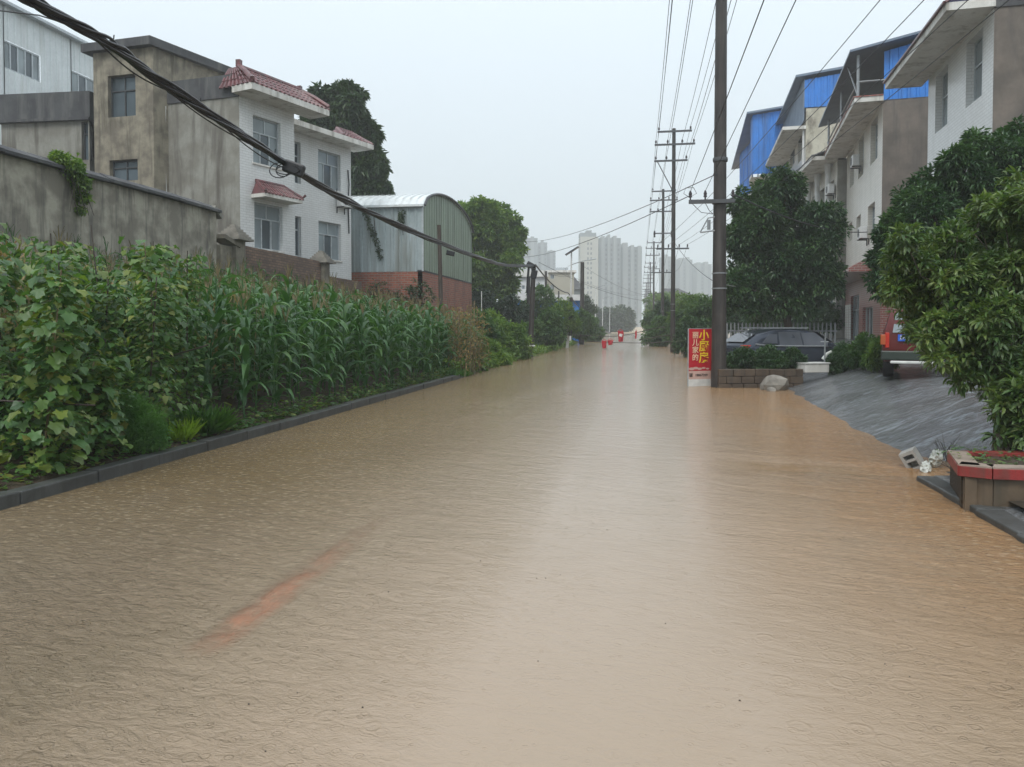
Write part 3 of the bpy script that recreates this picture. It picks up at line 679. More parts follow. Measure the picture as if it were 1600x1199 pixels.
# --- shed with curved roof
Cs = P(660, 380, 39.3); fsd = Face(Vector((Cs.x, Cs.y, 0)), Vector((Cs.x, Cs.y + 11.8, 0)))
shed = fsd.root('metal_shed', 'metal shed with curved roof and green gable on a red brick base', 'shed', 0)
LS = fsd.u(737); ffr = Face(Vector((Cs.x-9.5, Cs.y, 0)), Vector((Cs.x, Cs.y, 0)))
zb = fsd.uz(660, 424)[1]; z2 = fsd.uz(660, 322)[1]; zpk = z2 + 1.25
arc = lambda u: z2 + (zpk-z2)*max(0, 1-((u-LS/2)/(LS/2))**2)**.6
b = MB(); fsd.box(b, 0, LS, -.3, zb, 0, .25); ffr.box(b, 0, 9.5-.002, -.3, zb, .0, .25); b.build('brick_base', M['brick'], shed)
b = MB(); fsd.box(b, -.03, LS, zb, zb+.07, -.03, .26); b.build('base_sill', M['parapet'], shed)
b = MB(); fsd.ribbed(b, 0, LS, zb+.07, arc, .5, .03); b.build('green_gable', M['sheet_green'], shed)
b = MB(); ffr.ribbed(b, 0, 9.5, zb+.0, z2, .42, .05); b.build('front_sheets', M['sheet_grey'], shed)
b = MB(); n = 24; V = []
for i in range(n+1):
    u = LS*i/n; p = fsd.pt(u, arc(u)+.04, -.12); V += [p, p + Vector((-9.9, 0, 0))]
b.mesh(V, [(2*i, 2*i+2, 2*i+3, 2*i+1) for i in range(n)])
for k in range(25):
    xo = -.4*k; V = []
    for i in range(n+1):
        u = LS*i/n; p = fsd.pt(u, arc(u)+.09, -.05) + Vector((xo, 0, 0)); V += [p, p + Vector((-.09, 0, 0))]
    b.mesh(V, [(2*i, 2*i+2, 2*i+3, 2*i+1) for i in range(n)])
ffr.box(b, -.2, 9.6, z2-.05, z2+.06, -.25, 0)
b.build('curved_roof', M['sheet_white'], shed)
b = MB(); b.tube([fsd.pt(LS*i/n, arc(LS*i/n)+.03, -.13) for i in range(n+1)], .07); b.build('roof_edge', M['frame_dark'], shed)
b = MB(); fsd.box(b, LS+.02, LS+1.6, -.3, 6.6, .5, 3); b.build('white_annexe', M['sheet_white'], shed)
b = MB(); fsd.box(b, -.06, .02, zb, z2+.02, -.06, .02); b.build('corner_strip', M['frame_alu'], shed)
# hanging creeper on the shed front is built with the plants

# ------------------------------------------------------------------ buildings on the right
def terrace(name, label, xn, dn, xf, ang, z0, ztop, mat, holes, eave_out, eave_ext=.9, z_side=None, side_mat=None, side_w=11):
    Pn = P(xn, 300, dn); far = cdir(ang); r0 = (xn-800)/F
    # distance along the facade to reach photo column xf
    tmp = Face(Pn + far*60, Pn); Lf = 60 - tmp.u(xf); f = Face(Pn + far*Lf, Pn)
    o = f.root(name, label, 'building', 0)
    hs = [(f.u(a), f.u(c), f.uz(a, yb)[1], f.uz(a, yt)[1]) for a, c, yt, yb in holes]
    b = MB(); f.wall(b, 0, f.L, z0, ztop, hs, .3); b.build('facade', mat, o)
    fs = Face(f.pt(f.L, 0), f.pt(f.L, 0, side_w)); b = MB(); fs.wall(b, 0, side_w, z0, z_side or ztop); b.build('side_wall', side_mat or M['concrete_tan'], o)
    b = MB(); f.box(b, .02, f.L-.02, ztop-.02, ztop+.06, .02, side_w); b.build('roof', M['parapet'], o)
    b = MB(); e_ = MB(); f.box(e_, -eave_ext, f.L+.12, ztop+.0, ztop+.22, -eave_out, .0); e_.build('eave', M['slab'], o)
    return f, fs, o, hs
M['concrete_brown'] = pm('brown_grey_cement', (.19,.16,.135), (.12,.105,.09), 1.0, .85, c3=(.085,.08,.075))
f4, f4s, b4, h4 = terrace('corner_house', 'nearest white tiled house on the right with a brown cement side wall', 1549, 21.6, 1447, 13.9, .3, 10.55, M['tile_white'],
    [(1505, 1530.5, 75, 173), (1458, 1477, 125, 212), (1505, 1530.5, 250, 350), (1458, 1477, 270, 360)], 1.25, side_mat=M['concrete_brown'])
for i, h in enumerate(h4): f4.window(b4, h, .28, 2, .4, M['frame_alu'], M['glass_curtain'], sill=False)
b = MB(); slope_tiles(b, f4.pt(-.9, 10.77, -1.25), f4.pt(f4.L+.1, 10.77, -1.25), f4.pt(-.6, 11.5, -.1), f4.pt(f4.L+.1, 11.5, -.1), .22); b.build('roof_tiles', M['roof_red'], b4, kind='stuff')
b = MB(); f4s.box(b, -.02, 11, 10.55, 11.6, -.04, .2); b.build('parapet', M['parapet'], b4)
b = MB(); f4.box(b, -.95, f4.L+.1, 10.77, 10.83, -1.33, -1.18); b.build('eave_tiles', M['roof_red'], b4)

f5, f5s, b5, h5 = terrace('red_ground_floor_house', 'cream tiled house with a red brick ground floor and an open blue roof shed', 1378, 33, 1322, 16.3, 4.0, 11.3, M['tile_cream'],
    [(1358, 1369, 200, 262), (1339.5, 1347.5, 224, 283), (1326, 1333, 245, 297), (1355, 1366, 325, 378), (1337.5, 1344, 341, 362), (1325, 1331, 352, 380)], 1.15, side_mat=M['concrete_brown'], side_w=12)
for h in h5: f5.window(b5, h, .28, 1, .35, M['frame_alu'], M['glass_curtain'], sill=False)
ac_unit(f5, b5, f5.u(1341), f5.uz(1341, 265)[1]); ac_unit(f5, b5, f5.u(1354), f5.uz(1354, 375)[1])
hg = [(f5.u(1330), f5.u(1343), .55, f5.uz(1331, 463)[1]), (f5.u(1349), f5.u(1365), f5.uz(1349, 527)[1], f5.uz(1349, 481)[1])]
b = MB(); f5.wall(b, 0, f5.L, .2, 4.0, hg, .25); f5s.wall(b, 0, 12, .2, 3.99); b.build('red_tile_wall', M['tile_red'], b5)
f5.window(b5, hg[0], .2, 2, .28, M['frame_alu'], M['glass_curtain'], name='door', sill=False); f5.window(b5, hg[1], .2, 3, 0, M['white_trim'], M['glass'])
b = MB(); u0_ = f5.u(1320.5) if f5.u(1320.5) > 0 else .1
b2 = MB()
for i in range(16): f5.box(b2, .3, 2.3, .6 + .14*i, .6 + .14*i + .12, -.05, -.01)
b2.build('roller_shutter', M['slab'], b5)
b = MB(); V = [f5.pt(-.8, 4.0, 0), f5.pt(-.8, 4.0, -1.3), f5.pt(-.8, 4.16, -1.3), f5.pt(-.8, 4.9, 0)]; b.loft([V, [v + f5.U*(f5.L+.9) for v in V]]); b.build('red_canopy', M['tile_red'], b5)
b = MB(); b.cbox(f5.pt(1.2, 3.65, -.9), .14, .14, .16); b.build('porch_lamp', M['white'], b5)
b = MB(); f5.box(b, -.95, f5.L+.16, 11.52, 11.56, -1.2, -.02); b.build('eave_edge', M['tile_red'], b5)
# open roof shed: posts, sloping roof, blue end sheets
b = MB(); zr1, zr2 = 13.35, 14.6
V = [f5.pt(-1.5, zr1, -1.4), f5.pt(f5.L+.5, zr1, -1.4), f5.pt(f5.L+.5, zr2, 5), f5.pt(-1.5, zr2, 5), f5.pt(-1.5, zr2-.9, 9), f5.pt(f5.L+.5, zr2-.9, 9)]
b.mesh(V + [v + Vector((0,0,.1)) for v in V], [(3,2,1,0), (6,7,8,9), (4,5,2,3), (9,8,11,10), (0,1,7,6), (1,2,8,7), (2,5,11,8), (3,0,6,9), (4,3,9,10)])
b.build('shed_roof', M['sheet_slate'], b5)
b = MB(); f5s2 = f5s.shift(.15); f5s2.ribbed(b, .05, 12, 11.36, lambda u: zr1 + .1 + (zr2-zr1)*min(1, u/6), .35, .04); b.build('blue_sheet_wall', M['sheet_blue'], b5)
b = MB(); f5b = f5.shift(3.2); f5b.ribbed(b, 0, f5.L-.2, 11.36, zr1+.7, .35, .04); b.build('slate_sheet_wall', M['sheet_slate'], b5)
b = MB()
for u in (f5.L, f5.L*.5, 0.1): b.tube([f5.pt(u, 11.5, -1.0), f5.pt(u, zr1, -1.0)], .06)
b.tube([f5.pt(-.5, 12.2, -1.0), f5.pt(f5.L, 12.2, -1.0)], .04); b.tube([f5.pt(f5.L, 12.2, -1.0), f5.pt(f5.L, 12.2, 2)], .04); b.tube([f5.pt(f5.L, 11.6, -1.0), f5.pt(f5.L-1.6, zr1, -1.2)], .035)
b.build('steel_posts', M['steel'], b5)

f6, f6s, b6, h6 = terrace('balcony_house', 'cream house with white columns and a tiled eave, mostly behind the dark tree', 1308, 44, 1246, 10.5, .2, 11.2, M['tile_cream'],
    [(1294, 1302, 288, 330), (1280, 1287, 300, 340), (1268, 1274, 310, 350), (1257, 1262, 318, 355), (1292, 1302, 375, 420), (1292, 1302, 430, 500)], 1.4, side_mat=M['concrete_grey'], side_w=8)
for h in h6: f6.window(b6, h, .28, 1, .35, M['frame_alu'], M['glass_curtain'], sill=False)
for k in (1.2, 4.2, 7.0, 9.8):
    b = MB(); p = f6.pt(f6.L-k, 0, -.25); b.lathe([(.2, 0), (.2, .3), (.16, .35), (.15, 10.6), (.19, 10.8), (.22, 11.2)], (p.x, p.y, 0), 10); b.build('column', M['white_trim'], b6)
b = MB(); slope_tiles(b, f6.pt(-.9, 11.42, -1.4), f6.pt(f6.L+.1, 11.42, -1.4), f6.pt(-.9, 12.0, .3), f6.pt(f6.L+.1, 12.0, .3), .3, .08); b.build('roof_tiles', M['parapet'], b6, kind='stuff')
ac_unit(f6, b6, f6.L-1.0, f6.uz(1309, 300)[1])

f7, f7s, b7, h7 = terrace('blotched_house', 'tall cream house with a blotched side wall and blue sheet loft', 1258, 52, 1204, 13.2, .2, 15.0, M['tile_cream'],
    [(1245, 1251, 218, 260), (1233, 1240, 228, 268), (1222, 1229, 242, 275), (1213, 1219, 252, 285)], 1.5, z_side=16.4, side_mat=M['stain_wall'], side_w=11)
for h in h7: f7.window(b7, h, .28, 1, .35, M['frame_alu'], M['glass'], sill=False)
zs = 16.4
b = MB(); f7.box(b, -.5, f7.L, 15.22, 16.4, .1, .3); b.build('parapet', M['stain_wall'], b7)
b = MB(); f7.ribbed(b, -1.5, f7.L, 15.6, 18.4, .4, .05, -.1); b.build('slate_sheet_wall', M['sheet_slate'], b7)
b = MB(); Face(f7.pt(f7.L+.02, 0, -.1), f7.pt(f7.L+.02, 0, 8)).ribbed(b, 0, 8, 16.45, lambda u: 18.3+u*.12, .4, .05); b.build('blue_sheet_wall', M['sheet_blue'], b7)
b = MB(); V = [f7.pt(-2, 18.45, -.7), f7.pt(f7.L+.3, 18.45, -.7), f7.pt(f7.L+.3, 19.5, 8), f7.pt(-2, 19.5, 8)]
b.mesh(V + [v + Vector((0,0,.15)) for v in V], [(3,2,1,0), (4,5,6,7), (0,1,5,4), (1,2,6,5), (2,3,7,6), (3,0,4,7)]); b.build('loft_roof', M['sheet_slate'], b7)
b = MB(); b.tube([f7.pt(f7.L-.2, 0.5, -.12), f7.pt(f7.L-.2, 15, -.12)], .07); b.tube([f7.pt(0, 15.2, -1.3), f7.pt(0, 18.4, -1.1)], .06); b.build('drain_pipe', M['white_trim'], b7)
for k in range(3):
    b = MB(); f7.box(b, 0, f7.L*.9, 3.6+3.6*k, 3.75+3.6*k, -1.0, 0); b.build('balcony_slab', M['slab'], b7)

f8, f8s, b8, h8 = terrace('farthest_terrace_house', 'farthest terrace house with a bright blue sheet loft over a curved balcony', 1216, 64, 1183, 13.0, .2, 14.2, M['tile_cream'],
    [(1200, 1206, 275, 310), (1190, 1196, 285, 320)], .3, side_mat=M['stain_wall'], side_w=9)
for h in h8: f8.window(b8, h, .28, 1, .35, M['frame_alu'], M['glass'], sill=False)
b = MB(); n = 14; top = []; Lc = f8.L + 2.5
for i in range(n+1):
    u = -2.5 + Lc*i/n; out = 1.5 + .7*sin(pi*i/n*1.6)**2; top.append((u, out))
V = [f8.pt(u, 14.2, -o) for u, o in top] + [f8.pt(u, 14.45, -o) for u, o in top] + [f8.pt(u, 14.2, 0) for u, o in top]
Fc = []
for i in range(n): Fc += [(i, i+1, n+1+i+1, n+1+i), (i, 2*n+2+i, 2*n+3+i, i+1)]
b.mesh(V, Fc); b.build('curved_balcony', M['slab'], b8)
b = MB(); pts = [f8.pt(u, 14.4, -o+.1) for u, o in top]; 
for p, q in zip(pts, pts[1:]): Face(p, q).ribbed(b, 0, (q-p).length, 14.45, 19.4, .45, .05)
b.build('blue_sheet_wall', M['sheet_blue'], b8)
b = MB(); ee = f8.pt(f8.L, 0, -top[-1][1]+.1); Face(ee, f8.pt(f8.L, 0, 8)).ribbed(b, 0, 9.6, 14.45, lambda u: 19.4+u*.1, .45, .05); b.build('blue_end_wall', M['sheet_blue'], b8)
b = MB(); V = [f8.pt(-3.2, 19.4, -2.6), f8.pt(f8.L+.5, 19.4, -2.6), f8.pt(f8.L+.5, 20.6, 8), f8.pt(-3.2, 20.6, 8)]
b.mesh(V + [v + Vector((0,0,.15)) for v in V], [(3,2,1,0), (4,5,6,7), (0,1,5,4), (1,2,6,5), (2,3,7,6), (3,0,4,7)]); b.build('loft_roof', M['sheet_slate'], b8)
b = MB(); p = f8.pt(-1.2, 9.8, 0)
for k in range(14): q = f8.pt(-1+.35*k, 9.8, -1.2); b.tube([q, q + Vector((0,0,1.1))], .03, 4)
b.tube([f8.pt(-1, 10.9, -1.2), f8.pt(3.6, 10.9, -1.2)], .04); f8.box(b, -1.1, 4, 9.6, 9.8, -1.3, 0); b.build('balcony_rail', M['white_trim'], b8)

# ------------------------------------------------------------------ far buildings
def far_tower(label, x0, x1, ytop, d, mat, steps=(), wins=(), name='apartment_tower', group='hazy apartment towers at the end of the road'):
    a, c = P(x0, ytop, d), P(x1, ytop, d); f = Face(Vector((a.x, a.y, 0)), Vector((c.x, c.y, 0))); H_ = a.z
    o = f.root(name, label, 'apartment tower', 0, group); b = MB(); f.box(b, 0, f.L, -.4, H_, 0, 14); b.build('wall', mat, o)
    for s0, s1, dz, dy in steps:
        b = MB(); f.box(b, f.L*s0, f.L*s1, -.4, H_+dz, dy, 13); b.build('bay', M['tower2'] if mat is M['tower'] else M['tower3'], o)
    nfl = int((H_-4)/3.0); me = None
    for uf in wins:
        for k in range(nfl):
            if me is None:
                w = MB(); w.box(-.45, .45, -.06, .04, 0, 1.5); wm = w.build('window', M['frame_dark'], o); me = wm
                ob = wm
            else: ob = me.copy(); C.objects.link(ob)
            ob.matrix_local = INV[o.name] @ Matrix.Translation(f.pt(f.L*uf, 4+3.0*k, 0)) @ Matrix.Rotation(f.rz, 4, 'Z')
    return f, o
# window mesh is built at the world origin, so skip the parent's inverse for it
def far_tower_wrap(*a, **k): return far_tower(*a, **k)
_old_build = MB.build
def _b(s, name, mats, parent=None, **kw):
    if name == 'window' and parent is not None and parent.name.startswith('apartment_tower'):
        sv = INV.get(parent.name); INV[parent.name] = None; o = _old_build(s, name, mats, parent, **kw); INV[parent.name] = sv; return o
    return _old_build(s, name, mats, parent, **kw)
MB.build = _b
far_tower('pale front slab of the main apartment tower with paired small windows', 907, 935, 370, 470, M['tower'], [(0, .9, 2.6, 2), (.35, .65, 4.2, 3)], (.42, .6))
far_tower('grey ribbed apartment slab just right of the pale tower front', 936, 970, 372, 478, M['tower2'], [(.1, .25, 1, -1.2), (.4, .5, 2, -1.2), (.65, .8, 1.2, -1.2)], (.33, .58, .9))
far_tower('lowest grey apartment slab at the right end of the main tower row', 971, 1003, 386, 486, M['tower2'], [(.05, .3, 2.5, -1.2), (.45, .6, 1, -1.2), (.8, .95, .6, -1.2)], (.38, .7))
far_tower('faint tower nearest the big roadside tree, tallest of the left cluster', 813, 840, 372, 600, M['tower2'], [(.2, .4, 1.5, -1), (.6, .8, 1, -1)], (.5,))
far_tower('faint middle tower of the left cluster with a flat top', 841, 855, 379, 610, M['tower2'], [(.3, .6, 1.5, -1)], (.15, .8))
far_tower('faint shortest tower of the left cluster', 856, 868, 392, 620, M['tower2'], [(.3, .6, .5, -1)], (.8,))
far_tower('faint slab right of the pole row with a stepped top', 1035, 1056, 401, 640, M['tower2'], [(.2, .4, 1.5, -1), (.6, .8, -1, -1)], (.5,))
far_tower('faint wide slab behind the second power pole', 1057, 1082, 406, 650, M['tower2'], [(.2, .4, 1.5, -1), (.6, .8, 2, -1)], (.5,))
far_tower('faint low slab just left of the nearest power pole', 1083, 1112, 413, 660, M['tower2'], [(.2, .4, 1.5, -1), (.6, .8, 2, -1)], (.5,))

# white works building behind the roadside bushes
def flat_building(label, x0, x1, ytop, d, mat, holes=(), name='works_building', cat='building', dep=8, z0=-.3):
    a, c = P(x0, ytop, d), P(x1, ytop, d); f = Face(Vector((a.x, a.y, 0)), Vector((c.x, c.y, 0))); H_ = a.z
    o = f.root(name, label, cat, 0); hs = [(f.u(p), f.u(q), f.uz(p, r_)[1], f.uz(p, t)[1]) for p, q, t, r_ in holes]
    b = MB(); f.wall(b, 0, f.L, z0, H_, hs, .15); f.box(b, 0, f.L, z0, H_, .2, dep); b.build('wall', mat, o)
    for h in hs: f.window(o, h, .14, 2, 0, M['frame_alu'], M['glass_curtain'], sill=False)
    return f, o, H_
f9, b9, H9 = flat_building('pale two-storey works building with a flat roof beyond the roadside bushes', 855, 897, 426, 105, M['tower'], [(860, 866, 429, 436), (860, 866, 445, 454), (838, 839, 440, 445)][:2])
b = MB(); f9.box(b, -.3, f9.L+.3, H9, H9+.3, -.3, 8); b.build('roof_slab', M['slab'], b9)
b = MB(); f9.box(b, 1.2, f9.L*.8, H9+.3, H9+.75, 1, 4); b.build('roof_vent', M['frame_alu'], b9)
fA, bA, HA = flat_building('white flat-roofed house with small windows behind the black cable pole', 798, 854, 433, 98, M['white_trim'], [(815, 820, 446, 452), (838, 842, 443, 453)], name='white_house', cat='house')
b = MB(); fA.box(b, -.3, fA.L+.2, HA, HA+.8, -.5, 8); b.build('roof_slab', M['slab'], bA)
fB, bB, HB = flat_building('long low canopy with a white fascia and blue strip in front of the works', 797, 908, 470, 85, M['sheet_blue'], name='roadside_canopy', cat='canopy', dep=5)
b = MB(); fB.box(b, -.3, fB.L+.3, HB, HB+.65, -.6, 5.2); b.build('fascia', M['white_trim'], bB)
fC, bC, HC = flat_building('grey gabled house half behind the works building', 897, 910, 452, 120, M['tower2'], name='gabled_house', cat='house')
b = MB(); b.mesh([fC.pt(-.4, HC, -.3), fC.pt(fC.L+.4, HC-.0, -.3), fC.pt(0, HC+2.4, 3), fC.pt(-.4, HC, 8), fC.pt(fC.L+.4, HC, 8)], [(0,1,2), (0,2,3), (1,4,2)]); b.build('roof', M['parapet'], bC)
# low roofs right of the pole row
fD, bD, HD = flat_building('low pale roof between the pole row and the dark roadside tree', 1035, 1075, 462, 150, M['tower2'], name='low_house', cat='house')
b = MB(); b.mesh([fD.pt(-1, HD, -.5), fD.pt(fD.L+1, HD, -.5), fD.pt(fD.L-1, HD+1.6, 4), fD.pt(1, HD+1.6, 4)], [(0,1,2,3)]); b.build('roof', M['parapet'], bD)
# gantry over the road far away
gt = thing('road_gantry', P(965, 500, 230).xy.to_3d(), 0, 'pale metal gantry spanning the far end of the road', 'gantry')
b = MB(); a, c = P(953, 492, 230), P(976, 492, 230); b.obox(a, c-a, (0,.4,0), (0,0,.35)); b.build('beam', M['white_trim'], gt)
for q in (a, c): b = MB(); b.tube([Vector((q.x, q.y, -.3)), q], .18); b.build('post', M['white_trim'], gt)
# ------------------------------------------------------------------ plants
def unit(a): return a / (np.linalg.norm(a, axis=1, keepdims=True) + 1e-9)
def leaf_geo(Pc, D, Nn, L, W, det=0, fold=.25, droop=.25):
    """many leaves at once: base points, directions, normals, lengths, widths"""
    n = len(Pc); D = unit(D); S = unit(np.cross(D, Nn)); U = np.cross(S, D); L = L.reshape(-1,1); W = W.reshape(-1,1)
    if det == 0:
        b = Pc; t = Pc + D*L - U*L*droop; l = Pc + D*L*.45 - S*W*.5 + U*W*fold; r = Pc + D*L*.45 + S*W*.5 + U*W*fold
        V = np.stack([b, l, r, t], 1).reshape(-1, 3); i = np.arange(n)*4
        return V, np.concatenate([np.stack([i, i+2, i+3], 1), np.stack([i, i+3, i+1], 1)])
    b = Pc; m1 = Pc + D*L*.33; m2 = Pc + D*L*.70 - U*L*droop*.4; t = Pc + D*L - U*L*droop
    l1 = m1 - S*W*.46 + U*W*fold; r1 = m1 + S*W*.46 + U*W*fold; l2 = m2 - S*W*.38 + U*W*fold*.7; r2 = m2 + S*W*.38 + U*W*fold*.7
    V = np.stack([b, m1, m2, t, l1, r1, l2, r2], 1).reshape(-1, 3); i = np.arange(n)*8
    F3 = [(0,5,1), (0,1,4), (1,5,7), (1,7,2), (1,2,6), (1,6,4), (2,7,3), (2,3,6)]
    return V, np.concatenate([np.stack([i+a, i+c, i+d], 1) for a, c, d in F3])
def rv(n): return unit(RS.normal(size=(n, 3)))
def crown(blobs, n_twigs, per, L, W, det=0, fill=.35, droop=.3, up=.2, spread=.09, squash=1.0):
    """twig tips scattered over the shells of the blobs, each with a rosette of leaves"""
    bl = np.array(blobs, dtype=float); w = bl[:, 3]**2; w = bl[:, 3]**1.7; idx = RS.choice(len(bl), n_twigs, p=w/w.sum()); c = bl[idx, :3]; r = bl[idx, 3:4]
    d = rv(n_twigs); rad = 1 - np.abs(RS.normal(0, fill*.5, (n_twigs, 1))); rad = np.clip(rad, .15, 1.12)
    lump = 1 + .16*np.sin(d[:, :1]*7 + c[:, :1]*3) * np.sin(d[:, 1:2]*6 + 1.3) * 1.5
    tip = c + d*r*rad*lump*np.array([1, 1, squash])
    tp = np.repeat(tip, per, 0); dd = np.repeat(d, per, 0); n = len(tp)
    a = rv(n); D = unit(a*.9 + dd*.7 + np.array([0, 0, up])); D[:, 2] -= .15
    base = tp + a*spread*RS.uniform(.1, 1, (n, 1)); Nn = unit(np.array([0, 0, 1.]) + rv(n)*.55)
    s = RS.uniform(.65, 1.25, n)
    return leaf_geo(base, D, Nn, L*s, W*s, det, droop=droop)
def fol(name, geo, mat, parent=None, kind='stuff'):
    V, Fc = geo
    if parent is not None and INV.get(parent.name) is not None:
        A = np.array(INV[parent.name]); V = V @ A[:3, :3].T + A[:3, 3]
    return link_mesh(name, mesh_np(name, V, Fc, mat), parent, kind)
def limb(b, p, q, r0, r1, wob=.15, n=6):
    p, q = Vector(p), Vector(q); L = (q-p).length
    pts = [p.lerp(q, i/(n-1)) + Vector((rnd.uniform(-1,1), rnd.uniform(-1,1), rnd.uniform(-.5,.5)))*wob*L*.25*sin(pi*i/(n-1)) for i in range(n)]
    b.tube(pts, r0, 7, r1)
def tree(name, label, base, blobs, n_twigs, per, L, W, mat, tr=.12, det=0, cat='tree', group=None, **kw):
    o = thing(name, base, rnd.uniform(0, 6), label, cat, group); b = MB(); base = Vector(base)
    cx = sum(q[0] for q in blobs)/len(blobs); cy = sum(q[1] for q in blobs)/len(blobs); zb = min(q[2]-q[3] for q in blobs); zt = max(q[2] for q in blobs)
    fork = Vector((base.x*.6+cx*.4, base.y*.6+cy*.4, base.z + max(.3, (zb-base.z)*.8 + .15*(zt-zb))))
    limb(b, base - Vector((0,0,.25)), fork, tr, tr*.7, .1)
    for q in blobs[::4]: limb(b, fork, (q[0], q[1], q[2]), tr*.45, tr*.12, .5)
    b.build('trunk', M['bark'], o, smooth=True)
    fol('crown', crown(blobs, n_twigs, per, L, W, det, **kw), mat, o)
    return o
def blobs_for(c, R, n, zs=1.0, seed=0, rmin=.38, rmax=.55):
    r = random.Random(seed); out = [(c[0], c[1], c[2], R*.62)]
    for i in range(n):
        th = 2.4*i + r.uniform(-.3, .3); z = 1 - 2*(i+.5)/n; s = sqrt(max(0, 1-z*z)); k = R*r.uniform(.52, .72)
        out.append((c[0]+k*s*cos(th), c[1]+k*s*sin(th), c[2]+k*z*zs, R*r.uniform(rmin, rmax)))
    return out
def W3(x, y, d): p = P(x, y, d); return (p.x, p.y, p.z)
def base_of(x, d, z): p = P(x, 500, d); return (p.x, p.y, z)
def rpx(px, d): return px*d/F

# --- trees
def px_blobs(lst, d, jit=.25, seed=0):
    r = random.Random(seed); out = []
    for x, y, rad in lst:
        c = W3(x, y, d + r.uniform(-1, 1)*rpx(rad, d)*jit*3); R_ = rpx(rad, d); out.append((*c, R_*.8))
        if R_ > .25:
            for k in range(7):
                v = Vector((r.gauss(0,1), r.gauss(0,1), r.gauss(0,1))).normalized()*R_*r.uniform(.6, .95); out.append((c[0]+v.x, c[1]+v.y, c[2]+v.z, R_*r.uniform(.26, .42)))
    return out
tree('broad_leaved_tree', 'tall broad-leaved tree with drooping leaves rising behind the white tiled house', base_of(560, 48, 1.2),
     px_blobs([(512,158,26), (543,170,30), (500,195,28), (560,205,30), (530,230,36), (575,250,26), (560,290,34), (590,308,20), (535,300,34), (520,265,34), (572,222,20), (597,296,12), (548,150,18), (575,330,30)], 46, seed=3),
     5600, 7, .36, .17, M['l_walnut'], .28, droop=.4, up=-.15, spread=.14, fill=.4)
tree('round_crowned_tree', 'bushy round green tree just right of the curved-roof shed', base_of(775, 62, .5),
     px_blobs([(748,335,24), (778,345,28), (762,385,36), (795,375,26), (800,410,20), (770,430,34), (740,420,28), (740,360,26), (790,450,22), (750,455,26), (722,330,16), (806,392,12)], 60, seed=5),
     6000, 6, .34, .16, M['l_mid'], .25, fill=.5)
tree('dark_evergreen_tree', 'big dense dark evergreen behind the parked car and the nearest power pole', base_of(1238, 30, .1),
     px_blobs([(1215,300,40), (1190,340,44), (1240,350,46), (1175,400,44), (1225,410,52), (1270,400,44), (1285,350,34), (1165,450,40), (1210,465,38), (1260,455,40), (1290,440,30), (1160,365,28), (1225,285,24), (1160,320,22), (1250,480,20), (1185,485,22), (1145,430,16)], 30, seed=7),
     9000, 6, .19, .08, M['l_osman'], .2, fill=.4, squash=1.0, spread=.08)
tree('osmanthus_tree', 'wide deep green tree in front of the nearest house on the right', base_of(1530, 17.5, .75),
     px_blobs([(1560,245,46), (1510,262,40), (1465,290,40), (1425,330,38), (1395,365,30), (1400,410,36), (1450,350,56), (1510,330,64), (1570,320,70), (1620,290,80), (1440,410,50), (1500,410,60), (1385,440,26), (1410,455,24), (1600,225,34), (1590,400,70), (1670,330,90), (1525,228,24), (1380,400,22)], 17.3, seed=9),
     12000, 7, .13, .05, M['l_osman'], .16, fill=.45, spread=.07)
# loquat: nearest foliage, leaf by leaf
LQ = [(1425,490,34), (1465,500,38), (1405,400,30), (1400,455,30), (1450,535,22), (1440,450,38), (1415,370,26), (1400,440,24), (1440,420,34), (1480,380,38), (1530,350,40), (1585,330,46), (1450,480,34), (1500,450,46), (1555,430,50), (1600,400,54), (1480,530,30), (1530,510,44), (1580,500,50), (1430,520,20), (1510,575,26), (1560,560,38), (1610,540,46), (1590,285,28), (1640,350,70), (1650,480,70), (1600,620,20)]
lq = thing('loquat_tree', base_of(1555, 8.2, .12), .3, 'young light green broad-leaved tree leaning over the red-rimmed planter', 'tree')
lqb = px_blobs(LQ, 8.9, jit=.5, seed=2); lqb += px_blobs([(1470,560,26), (1505,590,26), (1530,550,40), (1490,510,40), (1560,500,44), (1450,530,22), (1580,600,34), (1545,612,22), (1610,580,40)], 8.0, jit=.3, seed=12); b = MB(); root = Vector(base_of(1562, 8.3, .1)); fork = Vector(base_of(1555, 8.5, .9))
limb(b, root, fork, .05, .04)
limb(b, root + Vector((.12,.05,0)), Vector(W3(1600, 420, 8.6)), .04, .015, .3)
for q in lqb[::3]:
    limb(b, fork.lerp(Vector(q[:3]), rnd.uniform(0, .35)), q[:3], .012, .005, .5)
    for _ in range(3): v = Vector(rv(1)[0]); limb(b, q[:3], Vector(q[:3]) + v*q[3]*.9, .008, .003, .4, 4)
b.build('trunk', M['bark'], lq, smooth=True)
fol('crown', crown(lqb, 6200, 6, .092, .032, 1, fill=.8, droop=.35, up=.3, spread=.03), M['l_loquat_mass'], lq)
def proto_leaf(name, L, W, mat, drp=.35, seed=0):
    rs = np.random.RandomState(seed)
    ys = np.linspace(0, 1, 6); wd = np.array([.03, .55, .95, 1, .62, .02]); V = []; 
    for y, w in zip(ys, wd):
        z = -drp*L*y*y; V += [(-w*W/2, y*L, z+.18*w*W), (0, y*L, z), (w*W/2, y*L, z+.18*w*W)]
    Fc = []
    for i in range(5): a = i*3; Fc += [(a, a+1, a+4, a+3), (a+1, a+2, a+5, a+4)]
    return mesh_np(name, V, Fc, mat, True)
LM = [proto_leaf('leaf', .15, .05, M['l_loquat'], .3 + .15*i) for i in range(3)]
